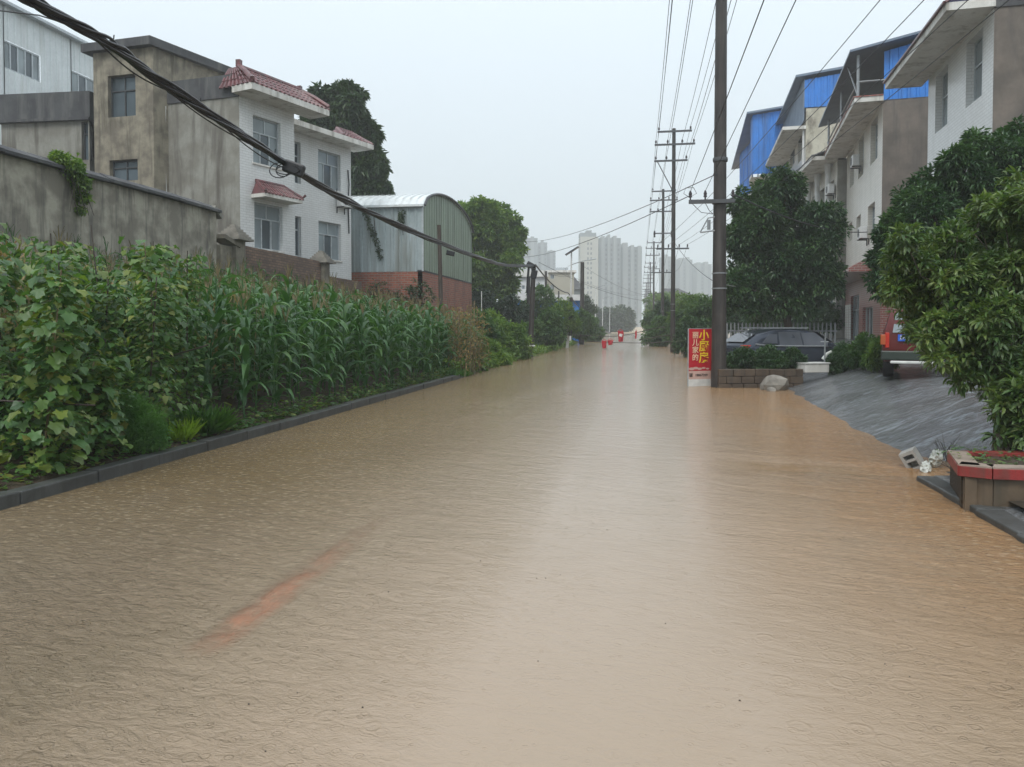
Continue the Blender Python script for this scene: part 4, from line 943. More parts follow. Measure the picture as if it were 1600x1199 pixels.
def place(me, parent, p, d, nrm=(0,0,1), s=1.0, name='leaf'):
    d = Vector(d).normalized(); x = d.cross(Vector(nrm)).normalized(); z = x.cross(d)
    Mx = Matrix((( x.x, d.x, z.x, p[0]), (x.y, d.y, z.y, p[1]), (x.z, d.z, z.z, p[2]), (0,0,0,1))) @ Matrix.Scale(s, 4)
    inv = INV.get(parent.name)
    return link_mesh(name, me, parent, M=(inv @ Mx) if inv is not None else Mx)
tocam = Vector((-.4, -1, .25)).normalized()
for k in range(34):                                # leaf rosettes on the side towards the road
    q = lqb[rnd.randrange(len(lqb))]; v = (Vector(rv(1)[0]) + tocam*1.3).normalized(); tp = Vector(q[:3]) + v*q[3]*1.02
    for j in range(7):
        a = 2*pi*j/7 + rnd.random(); dd = Vector((cos(a), sin(a), rnd.uniform(-.1, .55))); place(LM[j % 3], lq, tp, dd, (0,0,1), rnd.uniform(.5, .95))
# --- shrubs
def shrub(label, base, blobs, n, per, L, W, mat, name='shrub', cat='shrub', group=None, stems=5, **kw):
    o = thing(name, base, rnd.uniform(0, 6), label, cat, group); b = MB()
    for i in range(stems):
        q = blobs[i % len(blobs)]; limb(b, base, (q[0], q[1], q[2]), .03, .008, .4, 5)
    b.build('stems', M['bark'], o, kind='stuff'); fol('foliage', crown(blobs, n, per, L, W, **kw), mat, o); return o
shrub('low leafy bush right of the loquat trunk inside the red-rimmed planter', base_of(1590, 7.6, .3), px_blobs([(1570,640,26), (1600,620,34), (1590,670,24), (1560,680,12), (1625,660,40)], 7.6, seed=4), 420, 7, .10, .038, M['l_loquat_mass'], det=1, spread=.03, fill=.6)
# hedge on the block planter
for i, (x, w, l) in enumerate([(1160, 30, 'dark clipped bush at the left end of the block planter beside the power pole'), (1200, 34, 'middle dark bush on the block planter in front of the car door'), (1238, 24, 'right-hand dark bush on the block planter above the boulder')]):
    shrub(l, base_of(x, 20.6, .5), px_blobs([(x, 570, w*.55), (x-w*.45, 563, w*.5), (x+w*.45, 565, w*.5), (x, 556, w*.5)], 20.6, seed=i), 1100, 6, .085, .035, M['l_osman'], group='bushes on the block planter', spread=.04)
for i, (x, y, w, d, l) in enumerate([(1318, 560, 22, 21, 'dark bush beside the white trough at the top of the wet slope'), (1352, 548, 24, 20, 'leafy bush in front of the red tiled ground floor'), (1378, 555, 22, 18.5, 'light green narrow-leaved bush left of the parked van')]):
    shrub(l, base_of(x, d, .45), px_blobs([(x, y, w), (x-w*.6, y+8, w*.7), (x+w*.5, y+6, w*.7), (x, y-14, w*.6)], d, seed=i+20), 1000, 6, .11 if i else .09, .035, M['l_osman'] if i < 1 else M['l_bush'] if i < 2 else M['l_mid'], spread=.05)
# roadside bushes, left side beyond the corn
LB = [(735, 545, 30, 30, 'l_mid', 'lush green bush just past the dry brown weeds'), (768, 562, 24, 32, 'l_mid', 'low bright green bush at the water edge of the bank'), (722, 575, 24, 27.5, 'l_bush', 'low green bush at the kerb end below the dry weeds'), (748, 510, 24, 34, 'l_bush', 'bush behind the thin bamboo rods'), (762, 528, 36, 36, 'l_mid', 'broad leafy bush with grassy foot just left of the leaning cable pole'), (800, 533, 26, 38, 'l_mid', 'yellow-green weedy bush touching the foot of the leaning cable pole'),
      (790, 488, 26, 52, 'l_dark', 'dark bush behind and left of the leaning cable pole'), (752, 478, 26, 54, 'l_dark', 'dark bush at the foot of the round tree beside the shed'),
      (855, 510, 26, 50, 'l_bush', 'tall bush immediately right of the leaning cable pole'), (880, 495, 24, 58, 'l_mid', 'light green bush under the solar street lamp'),
      (905, 505, 20, 68, 'l_bush', 'bush around the foot of the bare post'), (925, 515, 16, 82, 'l_bush', 'last low bush before the red buckets on the left'), (845, 470, 24, 66, 'l_bush', 'bush in front of the blue-striped canopy'), (820, 500, 24, 56, 'l_dark', 'dark bush just behind the leaning cable pole'), (912, 480, 16, 92, 'l_walnut', 'greyish bush below the far street lamps')]
for i, (x, y, w, d, m, l) in enumerate(LB):
    n = 900 if d < 60 else 600
    shrub(l, base_of(x, d, .1), px_blobs([(x, y, w), (x-w*.7, y+w*.4, w*.7), (x+w*.6, y+w*.35, w*.65), (x+w*.1, y-w*.5, w*.6), (x-w*.3, y+w*.7, w*.6), (x+w*.4, y+w*.7, w*.55)], d, seed=i+40), n, 6, .2 if d < 60 else .28, .09 if d < 60 else .12, M[m], group='roadside bushes on the left')
RB = [(1030, 515, 22, 62, 'l_bush', 'rounded bush at the water just left of the second power pole'), (1040, 488, 18, 70, 'l_osman', 'dark bush rising behind the second power pole'), (1018, 500, 12, 80, 'l_bush', 'small bush under the pole row'),
      (1082, 522, 26, 40, 'l_osman', 'dark bush just left of the red sign'), (1078, 485, 24, 60, 'l_mid', 'pale green bush above the red sign'), (1100, 490, 28, 46, 'l_bush', 'leafy bush between the red sign and the nearest power pole'), (1062, 505, 16, 55, 'l_bush', 'bush right of the second power pole')]
for i, (x, y, w, d, m, l) in enumerate(RB):
    shrub(l, base_of(x, d, .1), px_blobs([(x, y, w), (x-w*.6, y+w*.5, w*.7), (x+w*.6, y+w*.4, w*.65), (x, y-w*.45, w*.55), (x, y+w*.9, w*.6)], d, seed=i+70), 800, 6, .17 if d < 60 else .26, .075 if d < 60 else .11, M[m], group='roadside bushes on the right')
# far woods and hills
def wood(name, label, segs, d, n, L, mat, dep=10):
    bl = []
    for x in range(segs[0], segs[1], segs[2]):
        y = segs[3] + rnd.uniform(-6, 5); dd = d + rnd.uniform(0, dep); r = rnd.uniform(10, 16)
        p = W3(x, y, dd); bl.append((*p, rpx(r, dd))); bl.append((p[0], p[1], max(.3, p[2]-rpx(r, dd)*1.1), rpx(r, dd)*1.1))
    o = fol(name, crown(bl, n, 6, L, L*.5, fill=.5), mat); tag(o, label, 'trees', kind='stuff')
wood('treeline', 'hazy line of trees along the far left verge', (925, 985, 7, 497), 200, 1800, .9, M['l_walnut'])
wood('treeline', 'hazy trees behind the pole row on the right', (1025, 1125, 9, 478), 120, 2600, .5, M['l_mid'], 25)
wood('treeline', 'dark tree belt closing the view behind the shed', (700, 905, 10, 492), 110, 2600, .5, M['l_dark'], 20)
wood('treeline', 'trees behind the car park fence', (1130, 1330, 12, 490), 42, 2600, .22, M['l_osman'], 4)
def hill(label, pts, d):
    b = MB(); V = []; 
    for x, y in pts: p = P(x, y, d); V += [(p.x, p.y, -.4), (p.x, p.y, p.z), (p.x, p.y+160, -.4)]
    n = len(pts); b.mesh(V, [(3*i, 3*i+3, 3*i+4, 3*i+1) for i in range(n-1)] + [(3*i+1, 3*i+4, 3*i+5, 3*i+2) for i in range(n-1)])
    tag(b.build('hill', M['l_hill'], kind='structure'), None)
M['l_hill'] = pm('wooded_hill', (.05,.07,.04), (.035,.05,.03), .05, .9)
hill('', [(560,505), (640,490), (740,484), (850,492), (930,498), (1010,503), (1060,492), (1130,470), (1220,462), (1400,470), (1700,500)], 690)
# --- corn
def corn_leaf_mesh(seed, L):
    r = random.Random(seed); n = 8; V = []; up = r.uniform(.95, 1.3); y = z = 0; w0 = r.uniform(.10, .135)
    tw = r.uniform(-.5, .5)
    for i in range(n):
        k = i/(n-1); w = w0*(min(1, .45+k*3)*(1-k**2.2)+.02)
        a = tw*k; V += [(-w/2*cos(a), y, z + w*.22 - w/2*sin(a)), (0, y, z), (w/2*cos(a), y, z + w*.22 + w/2*sin(a))]
        e = up - k*r.uniform(2.2, 2.7); y += cos(e)*L/n; z += sin(e)*L/n
    Fc = []
    for i in range(n-1): a = i*3; Fc += [(a, a+1, a+4, a+3), (a+1, a+2, a+5, a+4)]
    return V, Fc
CLG = [corn_leaf_mesh(i, .74+.08*(i % 4)) for i in range(8)]
CLM = [mesh_np('leaf', v, f, M['l_corn'], True) for v, f in CLG]
def stalk_mesh(h):
    b = MB(); pts = [Vector((.015*sin(i*1.3), .015*cos(i*1.7), h*i/8)) for i in range(9)]; b.tube(pts, .016, 6, .008)
    return b
def tassel_mesh(h, seed):
    r = random.Random(seed); b = MB()
    for i in range(8):
        a = r.uniform(0, 6.28); l = r.uniform(.14, .26); t = r.uniform(.15, .6)
        b.tube([(0,0,h-.03), (cos(a)*l*t*.5, sin(a)*l*t*.5, h+l*.6), (cos(a)*l*t, sin(a)*l*t, h+l)], .006, 4, .003)
    return b
def corn_plan(seed, h):
    r = random.Random(seed); a0 = r.uniform(0, pi); out = []; n = 12
    for i in range(n): out.append((.18 + (h-.35)*i/(n-1), a0 + pi*i + r.uniform(-.5, .5), r.randrange(8), r.uniform(.75, 1.12) * (1 if i < n-2 else .7)))
    return out
protos = []
for k in range(4):
    h = 1.72 + .1*k; root = bpy.data.objects.new('corn_plant', None); C.objects.link(root); INV['__c'] = None
    sb = stalk_mesh(h); st = sb.build('stalk', M['l_corn_far'], None); st.parent = root
    tb = tassel_mesh(h, k); ts = tb.build('tassel', M['l_tassel'], None); ts.parent = root
    for z, a, m, s in corn_plan(k, h):
        link_mesh('leaf', CLM[m], root, M=Matrix.Translation((0,0,z)) @ Matrix.Rotation(a, 4, 'Z') @ Matrix.Scale(s, 4))
    tag(root, 'green maize plant with tan tassel in the roadside maize plot', 'maize plant', 'maize plants in the roadside plot'); protos.append(root)
def joined_corn(k, h):
    V = []; Fc = []
    for z, a, m, s in corn_plan(k+10, h):
        Mx = Matrix.Translation((0,0,z)) @ Matrix.Rotation(a, 4, 'Z') @ Matrix.Scale(s, 4); v, f = CLG[m]; o = len(V); V += [tuple(Mx @ Vector(p)) for p in v]; Fc += [tuple(i+o for i in q) for q in f]
    sb = stalk_mesh(h); o = len(V); V += sb.v; Fc += [tuple(i+o for i in q) for q in sb.f if len(q) == 4]
    tb = tassel_mesh(h, k+5); o2 = len(V); V += tb.v; nf = len(Fc); Fc += [tuple(i+o2 for i in q) for q in tb.f if len(q) == 4]
    return np.array(V), np.array(Fc), nf
JC = [joined_corn(k, 1.75 + .09*k) for k in range(4)]
JM = []
for V, Fc, nf in JC:
    me = mesh_np('corn_plant', V, Fc, M['l_corn'], True); me.materials.append(M['l_tassel']); mi = np.zeros(len(Fc), dtype=np.int32); mi[nf:] = 1; me.polygons.foreach_set('material_index', mi); JM.append(me)
spots = []
for row in range(11):
    x = -5.98 - row*.56; y = 9.6 + .12*row - (0 if row else 0)
    while y < 27.5:
        spots.append((x + rnd.uniform(-.16, .16), y + rnd.uniform(-.12, .12), row)); y += .42
spots = [s for s in spots if s[1] > 10.6 - .1*s[2] - (2.5 if s[2] > 3 else 0)]
front = [s for s in spots if s[2] == 0] + [s for s in spots if s[2] == 1][:34]
front_set = set(front); rest = [s for s in spots if s not in front_set]; rest.sort(key=lambda s: s[2]); joined = rest[:300-len(front)]; mass = rest[300-len(front):]
ORD = ['kerb-side', 'second']
cnt = [0, 0]
used = 0
for x, y, row in front:
    p = protos[used % 4]; o = p if used < 4 else copy_tree(p); o.location = (x, y, left_h(x, y)-.02); o.rotation_euler = (rnd.uniform(-.09,.09), rnd.uniform(-.09,.13), rnd.uniform(0, 6.28)); s = rnd.uniform(.84, 1.12); o.scale = (s, s, s*rnd.uniform(.92, 1.06)); used += 1
    cnt[row] += 1; n_ = cnt[row]; sf = 'th' if 10 < n_ % 100 < 14 else {1: 'st', 2: 'nd', 3: 'rd'}.get(n_ % 10, 'th'); o['label'] = f'green maize plant, {n_}{sf} from the near end of the {ORD[row]} row'
for x, y, row in joined:
    o = link_mesh('corn_plant', JM[rnd.randrange(4)]); o.location = (x, y, left_h(x, y)-.02); o.rotation_euler = (0, 0, rnd.uniform(0, 6.28)); s = rnd.uniform(.9, 1.12); o.scale = (s, s, s)
    tag(o, f'green maize plant with tan tassel in row {row+1} counted from the kerb', 'maize plant', 'maize plants in the roadside plot')
Vs = []; Fs = []; off = 0
for x, y, row in mass:
    V, Fc, _ = JC[rnd.randrange(4)]; a = rnd.uniform(0, 6.28); R = np.array([[cos(a), -sin(a), 0], [sin(a), cos(a), 0], [0, 0, 1]]); Vs.append(V @ R.T * rnd.uniform(.9, 1.1) + np.array([x, y, left_h(x, y)])); Fs.append(Fc + off); off += len(V)
if Vs:
    o = link_mesh('corn_rows', mesh_np('corn_rows', np.concatenate(Vs), np.concatenate(Fs), M['l_corn_far'], True)); tag(o, 'back rows of maize in front of the brick garden wall', 'maize', kind='stuff')
# --- bean and gourd vines on sticks at the near left
def gourd_leaf(seed, s):
    r = random.Random(seed); V = [(0, .02*s, -.01*s)]; n = 15
    for i in range(n):
        a = -pi*.5 + .35 + (2*pi-.7)*i/(n-1); rad = s*(.46 + (.13 if i % 3 == 0 or i in (7,) else -.03) + r.uniform(-.02, .02)); x = cos(a)*rad; y = .28*s + sin(a)*rad
        V.append((x, y, .12*abs(x) - .35*y*y/s + r.uniform(-.01, .01)))
    return V, [(0, i+1, i+2) for i in range(n-1)]
def bean_leaf(seed, s):
    r = random.Random(seed); V = [(0, 0, 0)]; pr = [(.32,.1), (.45,.3), (.36,.6), (.16,.85), (0,1.05), (-.16,.85), (-.36,.6), (-.45,.3), (-.32,.1)]
    for x, y in pr: V.append((x*s, y*s, .15*abs(x)*s - .3*s*y*y))
    return V, [(0, i+1, i+2) for i in range(len(pr)-1)]
GL = [gourd_leaf(i, .125) for i in range(3)]; BL = [bean_leaf(i, .09) for i in range(2)]
VG = GL + BL; VM = [mesh_np('leaf', v, f, M['l_vine'], True) for v, f in VG]
def scatter_np(geos, pts, dirs, scl, up=(0,0,1)):
    Vs = []; Fs = []; off = 0
    for p, d, s in zip(pts, dirs, scl):
        g_ = geos[rnd.randrange(len(geos))]; V = np.array(g_[0])*s; d = Vector(d).normalized(); nn = (Vector(up) + Vector(rv(1)[0])*.5).normalized(); x = d.cross(nn).normalized(); z = x.cross(d)
        R = np.array([[x.x, d.x, z.x], [x.y, d.y, z.y], [x.z, d.z, z.z]]); Vs.append(V @ R.T + np.array(p)); Fs.append(np.array(g_[1]) + off); off += len(V)
    return np.concatenate(Vs), np.concatenate(Fs)
vx = [('gourd vine on a leaning pale bamboo stick nearest the left frame edge', 60, 7.6, .28, 1.95, 0), ('bushy gourd vine at the left frame edge', -5, 8.2, .42, 1.9, 0), ('bean vine on a dark stick below the wall creeper', 110, 8.3, .3, 2.15, 1),
      ('gourd vine with a tall dark bare stick standing out of its top', 185, 9.7, .32, 2.0, 0), ('bean vine with yellowing leaves left of the tall dark stick', 150, 8.6, .25, 1.9, 1), ('lobed-leaf vine column just left of the maize', 262, 10.2, .42, 2.45, 0),
      ('dense bean vine behind the round fern bush', 225, 9.5, .3, 2.0, 1), ('low gourd vine spilling towards the kerb', 115, 8.3, .34, 1.0, 0), ('low bean vine near the kerb at the left frame edge', 12, 7.9, .3, .8, 1),
      ('vine on the crossed red-brown sticks', 205, 9.9, .28, 1.5, 1), ('tall gourd vine in the second row with pale leaf backs', 90, 9.5, .38, 2.3, 0), ('second row bean vine in front of the stained wall', 160, 10.4, .36, 2.3, 1),
      ('second row gourd vine at the left frame edge', 20, 9.2, .5, 2.25, 0), ('second row vine between the lobed column and the wall', 225, 11.0, .42, 2.4, 0), ('second row vine reaching the height of the maize', 290, 11.2, .3, 2.35, 1)]
for i, (lab, x, d, R, hgt, kind) in enumerate(vx):
    bp = base_of(x, d, 0); gz = left_h(bp[0], bp[1]); o = thing('climbing_vine', (bp[0], bp[1], gz), 0, lab, 'climbing plant', 'climbing plants on sticks')
    b = MB(); lean = Vector((rnd.uniform(-.25, .25), rnd.uniform(-.3, .1), 0)); B0 = Vector((bp[0], bp[1], gz-.1)); ext = .75 if i == 3 else .15
    if i in (0, 3): lean = Vector((-.45, .1, 0)) if i == 3 else Vector((.35, -.1, 0))
    b.tube([B0, B0 + lean*.5 + Vector((0,0,hgt*.5)), B0 + lean + Vector((0,0,hgt+ext))], .012, 6, .007); b.build('stick', M['bamboo'] if i in (0, 5, 7) else M['bamboo_dark'], o)
    if i in (0, 3, 9, 5, 2):
        b = MB(); a = B0 + Vector((-.5, .05, hgt*rnd.uniform(.35, .6))); b.tube([a, a + Vector((1.0, .1, rnd.uniform(-.1, .35)))], .01, 5); b.build('cross_stick', M['bamboo_dark'] if i != 9 else M['bark'], o)
    geos = GL if kind == 0 else BL; mes = VM[:3] if kind == 0 else VM[3:]
    n = 420 if kind == 0 else 620; pts = []; dirs = []; sc = []
    for k in range(n):
        z = hgt*rnd.random()**.8; rr = R*(1.05 - .35*z/hgt)*sqrt(rnd.random())*1.05*(1+.35*sin(z*5+i)); a = rnd.uniform(0, 2*pi)
        pts.append((bp[0] + lean.x*z/hgt + rr*cos(a), bp[1] + lean.y*z/hgt + rr*sin(a), gz + z)); dirs.append((cos(a) + rnd.uniform(-.8,.8), sin(a)+rnd.uniform(-.8,.8), rnd.uniform(-.7, .15))); sc.append(rnd.uniform(.5, 1.05))
    g_ = scatter_np(geos, pts, dirs, sc); fol('foliage', g_, M['l_vine_mass'], o)
    for k in range(46 if i < 10 else 24):
        z = hgt*(.1 + .95*rnd.random()); a = rnd.uniform(-pi*1.0, .4); rr = R*(1.15 - .3*z/hgt)*(1+.3*sin(z*5+i))
        p = (bp[0] + lean.x*z/hgt + rr*cos(a), bp[1] + lean.y*z/hgt + rr*sin(a), gz + z)
        place(mes[rnd.randrange(len(mes))], o, p, (cos(a)*.6 + rnd.uniform(-.5,.5), sin(a)*.6+rnd.uniform(-.5,.5), rnd.uniform(-.9, -.1)), (cos(a)*.5, sin(a)*.5, 1), rnd.uniform(.7, 1.2))
# undergrowth along the kerb
pts = []; dirs = []; sc = []
for k in range(3600):
    y = rnd.uniform(4.5, 24); x = -5.66 - abs(rnd.gauss(0, .42 if y < 10 else .22)); z = left_h(x, y); hh = .45*(min(1, (-x-5.6)*1.6)) if y < 11 else .28
    pts.append((x, y, z + rnd.random()*hh*rnd.random())); a = rnd.uniform(0, 6.28); dirs.append((cos(a), sin(a), rnd.uniform(-.2, .7))); sc.append(rnd.uniform(.3, .85))
V, Fc = scatter_np(BL + GL[:1], pts, dirs, sc); tag(fol('undergrowth', (V, Fc), M['l_vine_mass']), 'low weeds and creeping leaves along the field kerb', 'weeds')
pts = []; dirs = []; sc = []
for k in range(3000):
    y = rnd.uniform(5.5, 13); x = -6.2 - rnd.random()*5.5; z = left_h(x, y); pts.append((x, y, z + rnd.random()*.9)); a = rnd.uniform(0, 6.28); dirs.append((cos(a), sin(a), rnd.uniform(-.4, .6))); sc.append(rnd.uniform(.6, 1.15))
V, Fc = scatter_np(GL + BL, pts, dirs, sc); tag(fol('vine_thicket', (V, Fc), M['l_vine_mass']), 'tangled mass of bean and gourd leaves between the sticks', 'vines')
def blades(n, c, R, L, W, mat, name, label, cat, lean=.5, parent=None, hz=0):
    a = RS.uniform(0, 2*pi, n); r = np.sqrt(RS.uniform(0, 1, n))*R; Pc = np.stack([c[0]+r*np.cos(a), c[1]+r*np.sin(a), np.full(n, c[2]) + RS.uniform(0, hz+1e-6, n)], 1)
    D = np.stack([np.cos(a)*lean*RS.uniform(.2,1.4,n), np.sin(a)*lean*RS.uniform(.2,1.4,n), np.ones(n)], 1); D = D + rv(n)*.25
    s = RS.uniform(.6, 1.15, n); V, Fc = leaf_geo(Pc, D, rv(n), L*s, W*np.ones(n), 0, droop=.3)
    o = fol(name, (V, Fc), mat, parent)
    if label: tag(o, label, cat)
    return o
# round feathery bush, lime grass tuft, dark fine tuft
fb_ = base_of(212, 8.95, 0); fz = left_h(fb_[0], fb_[1]); o = thing('feathery_bush', (fb_[0], fb_[1], fz), 0, 'round feathery green bush by the kerb below the vines', 'bush')
bl = [(fb_[0], fb_[1], fz+.3, .3), (fb_[0]-.08, fb_[1], fz+.45, .22), (fb_[0]+.12, fb_[1], fz+.2, .24)]
b = MB(); [limb(b, (fb_[0], fb_[1], fz-.05), (q[0], q[1], q[2]), .012, .005) for q in bl]; b.build('stems', M['bark'], o, kind='stuff')
fol('foliage', crown(bl, 1900, 7, .055, .006, fill=.7, spread=.03, droop=.1), M['l_fern'], o)
lb = base_of(279, 9.75, 0); blades(130, (lb[0], lb[1], left_h(lb[0], lb[1])), .13, .3, .016, M['l_lime'], 'grass_tuft', 'bright lime green grass tuft at the kerb right of the feathery bush', 'grass tuft')
lb = base_of(318, 10.4, 0); blades(420, (lb[0], lb[1], left_h(lb[0], lb[1])), .22, .38, .012, M['l_grass'], 'grass_tuft', 'dark drooping grass tuft at the kerb below the first maize stalk', 'grass tuft', .8)
# grassy bank past the kerb and dry weeds
n = 9000; y = RS.uniform(22.5, 40, n); x = -5.45 - np.abs(RS.normal(0, .9, n)); z = np.array([left_h(a, c) for a, c in zip(x, y)]); ok = z > -.06; x, y, z = x[ok], y[ok], z[ok]; n = len(x)
s = RS.uniform(.5, 1.2, n); V, Fc = leaf_geo(np.stack([x, y, z], 1), np.array([0.,0,1]) + rv(n)*.55, rv(n), .24*s, .03*s, 0, droop=.35); tag(fol('bank_grass', (V, Fc), M['l_grass']), 'bright grass on the bank past the end of the kerb', 'grass')
n = 5000; y = RS.uniform(22.5, 70, n); x = -5.5 - np.abs(RS.normal(0, 1.0, n)); z = np.array([left_h(a, c) for a, c in zip(x, y)]) + RS.uniform(0, .5, n); ok = z > -.02; x, y, z = x[ok], y[ok], z[ok]; n = len(x)
s = RS.uniform(.6, 1.3, n); V, Fc = leaf_geo(np.stack([x, y, z], 1), np.array([.2,-.3,.3]) + rv(n), np.array([0.,0,1]) + rv(n)*.5, .2*s, .11*s, 0); tag(fol('bank_weeds', (V, Fc), M['l_mid']), 'broad-leaved weeds on the bank near the leaning pole', 'weeds')
# dry brown weed stand by the corn's far end
for i, (x, d, lab) in enumerate([(706, 25.0, 'dry brown weed stand at the far end of the maize'), (728, 27.5, 'thinner dry brown weed stand with green foot beside the thin bamboo rods'), (690, 28, 'dry tan stalks behind the far end of the maize below the dark stake')]):
    c = base_of(x, d, 0); gz = left_h(c[0], c[1]); o = thing('dry_weeds', (c[0], c[1], gz), 0, lab, 'dry weeds', 'dry weed stands'); b = MB()
    for k in range(26): p = Vector((c[0]+rnd.uniform(-.7,.7), c[1]+rnd.uniform(-1,1), gz-.05)); b.tube([p, p + Vector((rnd.uniform(-.15,.15), rnd.uniform(-.15,.15), rnd.uniform(1.5, 2.6)))], .011, 4, .005)
    b.build('stalks', M['bamboo'], o, kind='stuff')
    n = 1300; hx = RS.uniform(.1, 1, n); Pc = np.stack([c[0]+RS.uniform(-.75,.75,n), c[1]+RS.uniform(-1,1,n), gz+2.3*hx*(.75+.25*np.sin(c[0]+RS.randint(0,9,n)))], 1); s = RS.uniform(.6,1.2,n); fol('foliage', leaf_geo(Pc, rv(n)+np.array([0,0,.2]), rv(n), .15*s, .035*s, 0), M['l_dry'], o)
# dry tops among the corn and vines' back
for i in range(7):
    x = [4, 95, 25, 345, 130, 60, 240][i]; d = [9.8, 12, 10.5, 13.5, 12.5, 11.4, 13][i]; c = base_of(x, d, 0); gz = left_h(c[0], c[1])
    o = thing('dry_corn_stalks', (c[0], c[1], gz), 0, ['withered maize stalks at the left frame edge reaching the wall', 'withered stalks just right of the wall creeper', 'leaning withered stalks near the left frame edge', 'dry tan tassel tops left of the capped pillar', 'withered stalks left of the tall dark stick', 'short withered stalks under the wall creeper', 'withered stalks in front of the wall end'][i], 'dry stalks', 'withered stalks behind the vines')
    b = MB(); hgt = 2.3 if i in (0, 2) else 1.9
    for k in range(9): p = Vector((c[0]+rnd.gauss(0,.3), c[1]+rnd.gauss(0,.3), gz-.05)); b.tube([p, p + Vector((rnd.uniform(-.2,.2), rnd.uniform(-.1,.1), rnd.uniform(hgt*.8, hgt)))], .01, 5, .004)
    b.build('stalks', M['bamboo'], o, kind='stuff'); n = 110; Pc = np.stack([c[0]+RS.normal(0,.28,n), c[1]+RS.normal(0,.28,n), gz+RS.uniform(.5, hgt, n)], 1); s = RS.uniform(.6,1.2,n)
    fol('foliage', leaf_geo(Pc, rv(n)*.6+np.array([0,0,-.7]), rv(n), .38*s, .035*s, 1), M['l_dry'], o)
# creeper over the field wall and on the shed
cu = fw_.u(108); bl = [(*fw_.pt(cu, 5.3, -.1), .26), (*fw_.pt(cu-.35, 5.42, .0), .17), (*fw_.pt(cu+.2, 5.0, -.16), .2), (*fw_.pt(cu+.32, 4.65, -.13), .13), (*fw_.pt(cu+.28, 4.35, -.1), .08)]
o = thing('wall_creeper', fw_.pt(cu, 5.2), 0, 'bright green creeper hanging over the coping of the stained wall', 'creeper'); fol('foliage', crown(bl, 620, 5, .075, .045, fill=.9, spread=.05, droop=.5), M['l_mid'], o)
b = MB()
for k in range(8): a = fw_.pt(cu + rnd.uniform(-.5,.4), 5.35, rnd.uniform(-.2, 0)); b.tube([a, a + Vector((.1, rnd.uniform(-.2,.3), -.5)), a + Vector((.12, rnd.uniform(-.2,.4), -1.1))], .008, 4)
b.build('stems', M['bark'], o, kind='stuff')
q = ffr.pt(ffr.u(585), z2-.3, -.1); o = thing('shed_creeper', q, 0, 'dark withered creeper hanging on the front of the metal shed', 'creeper')
bl = [(q.x+.1*k-.4, q.y-.05, q.z-.28*k, .13) for k in range(9)] + [(q.x+1.5, q.y-.05, q.z-.2*k, .12) for k in range(5)]
fol('foliage', crown(bl, 170, 4, .12, .045, fill=1.2, droop=.5), M['l_walnut'], o)
b = MB(); b.tube([q, q + Vector((.1,-.05,-1)), q + Vector((.4,-.05,-2.4))], .02, 4, .008); b.tube([q + Vector((1.5,0,0)), q + Vector((1.6,-.05,-1.2))], .015, 4); b.build('stems', M['bark'], o, kind='stuff')
o = thing('gable_creeper', fsd.pt(3.6, 0.5, -.2), 0, 'dark scrub against the brick base at the shed corner', 'shrub')
bl = [(*ffr.pt(9.5-k*.7, 3.2-.25*(k % 3), -.5), .7) for k in range(4)] + [(*ffr.pt(9.5-k*.9, 1.8, -.6), .9) for k in range(5)]
fol('foliage', crown(bl, 900, 6, .16, .06), M['l_walnut'], o)
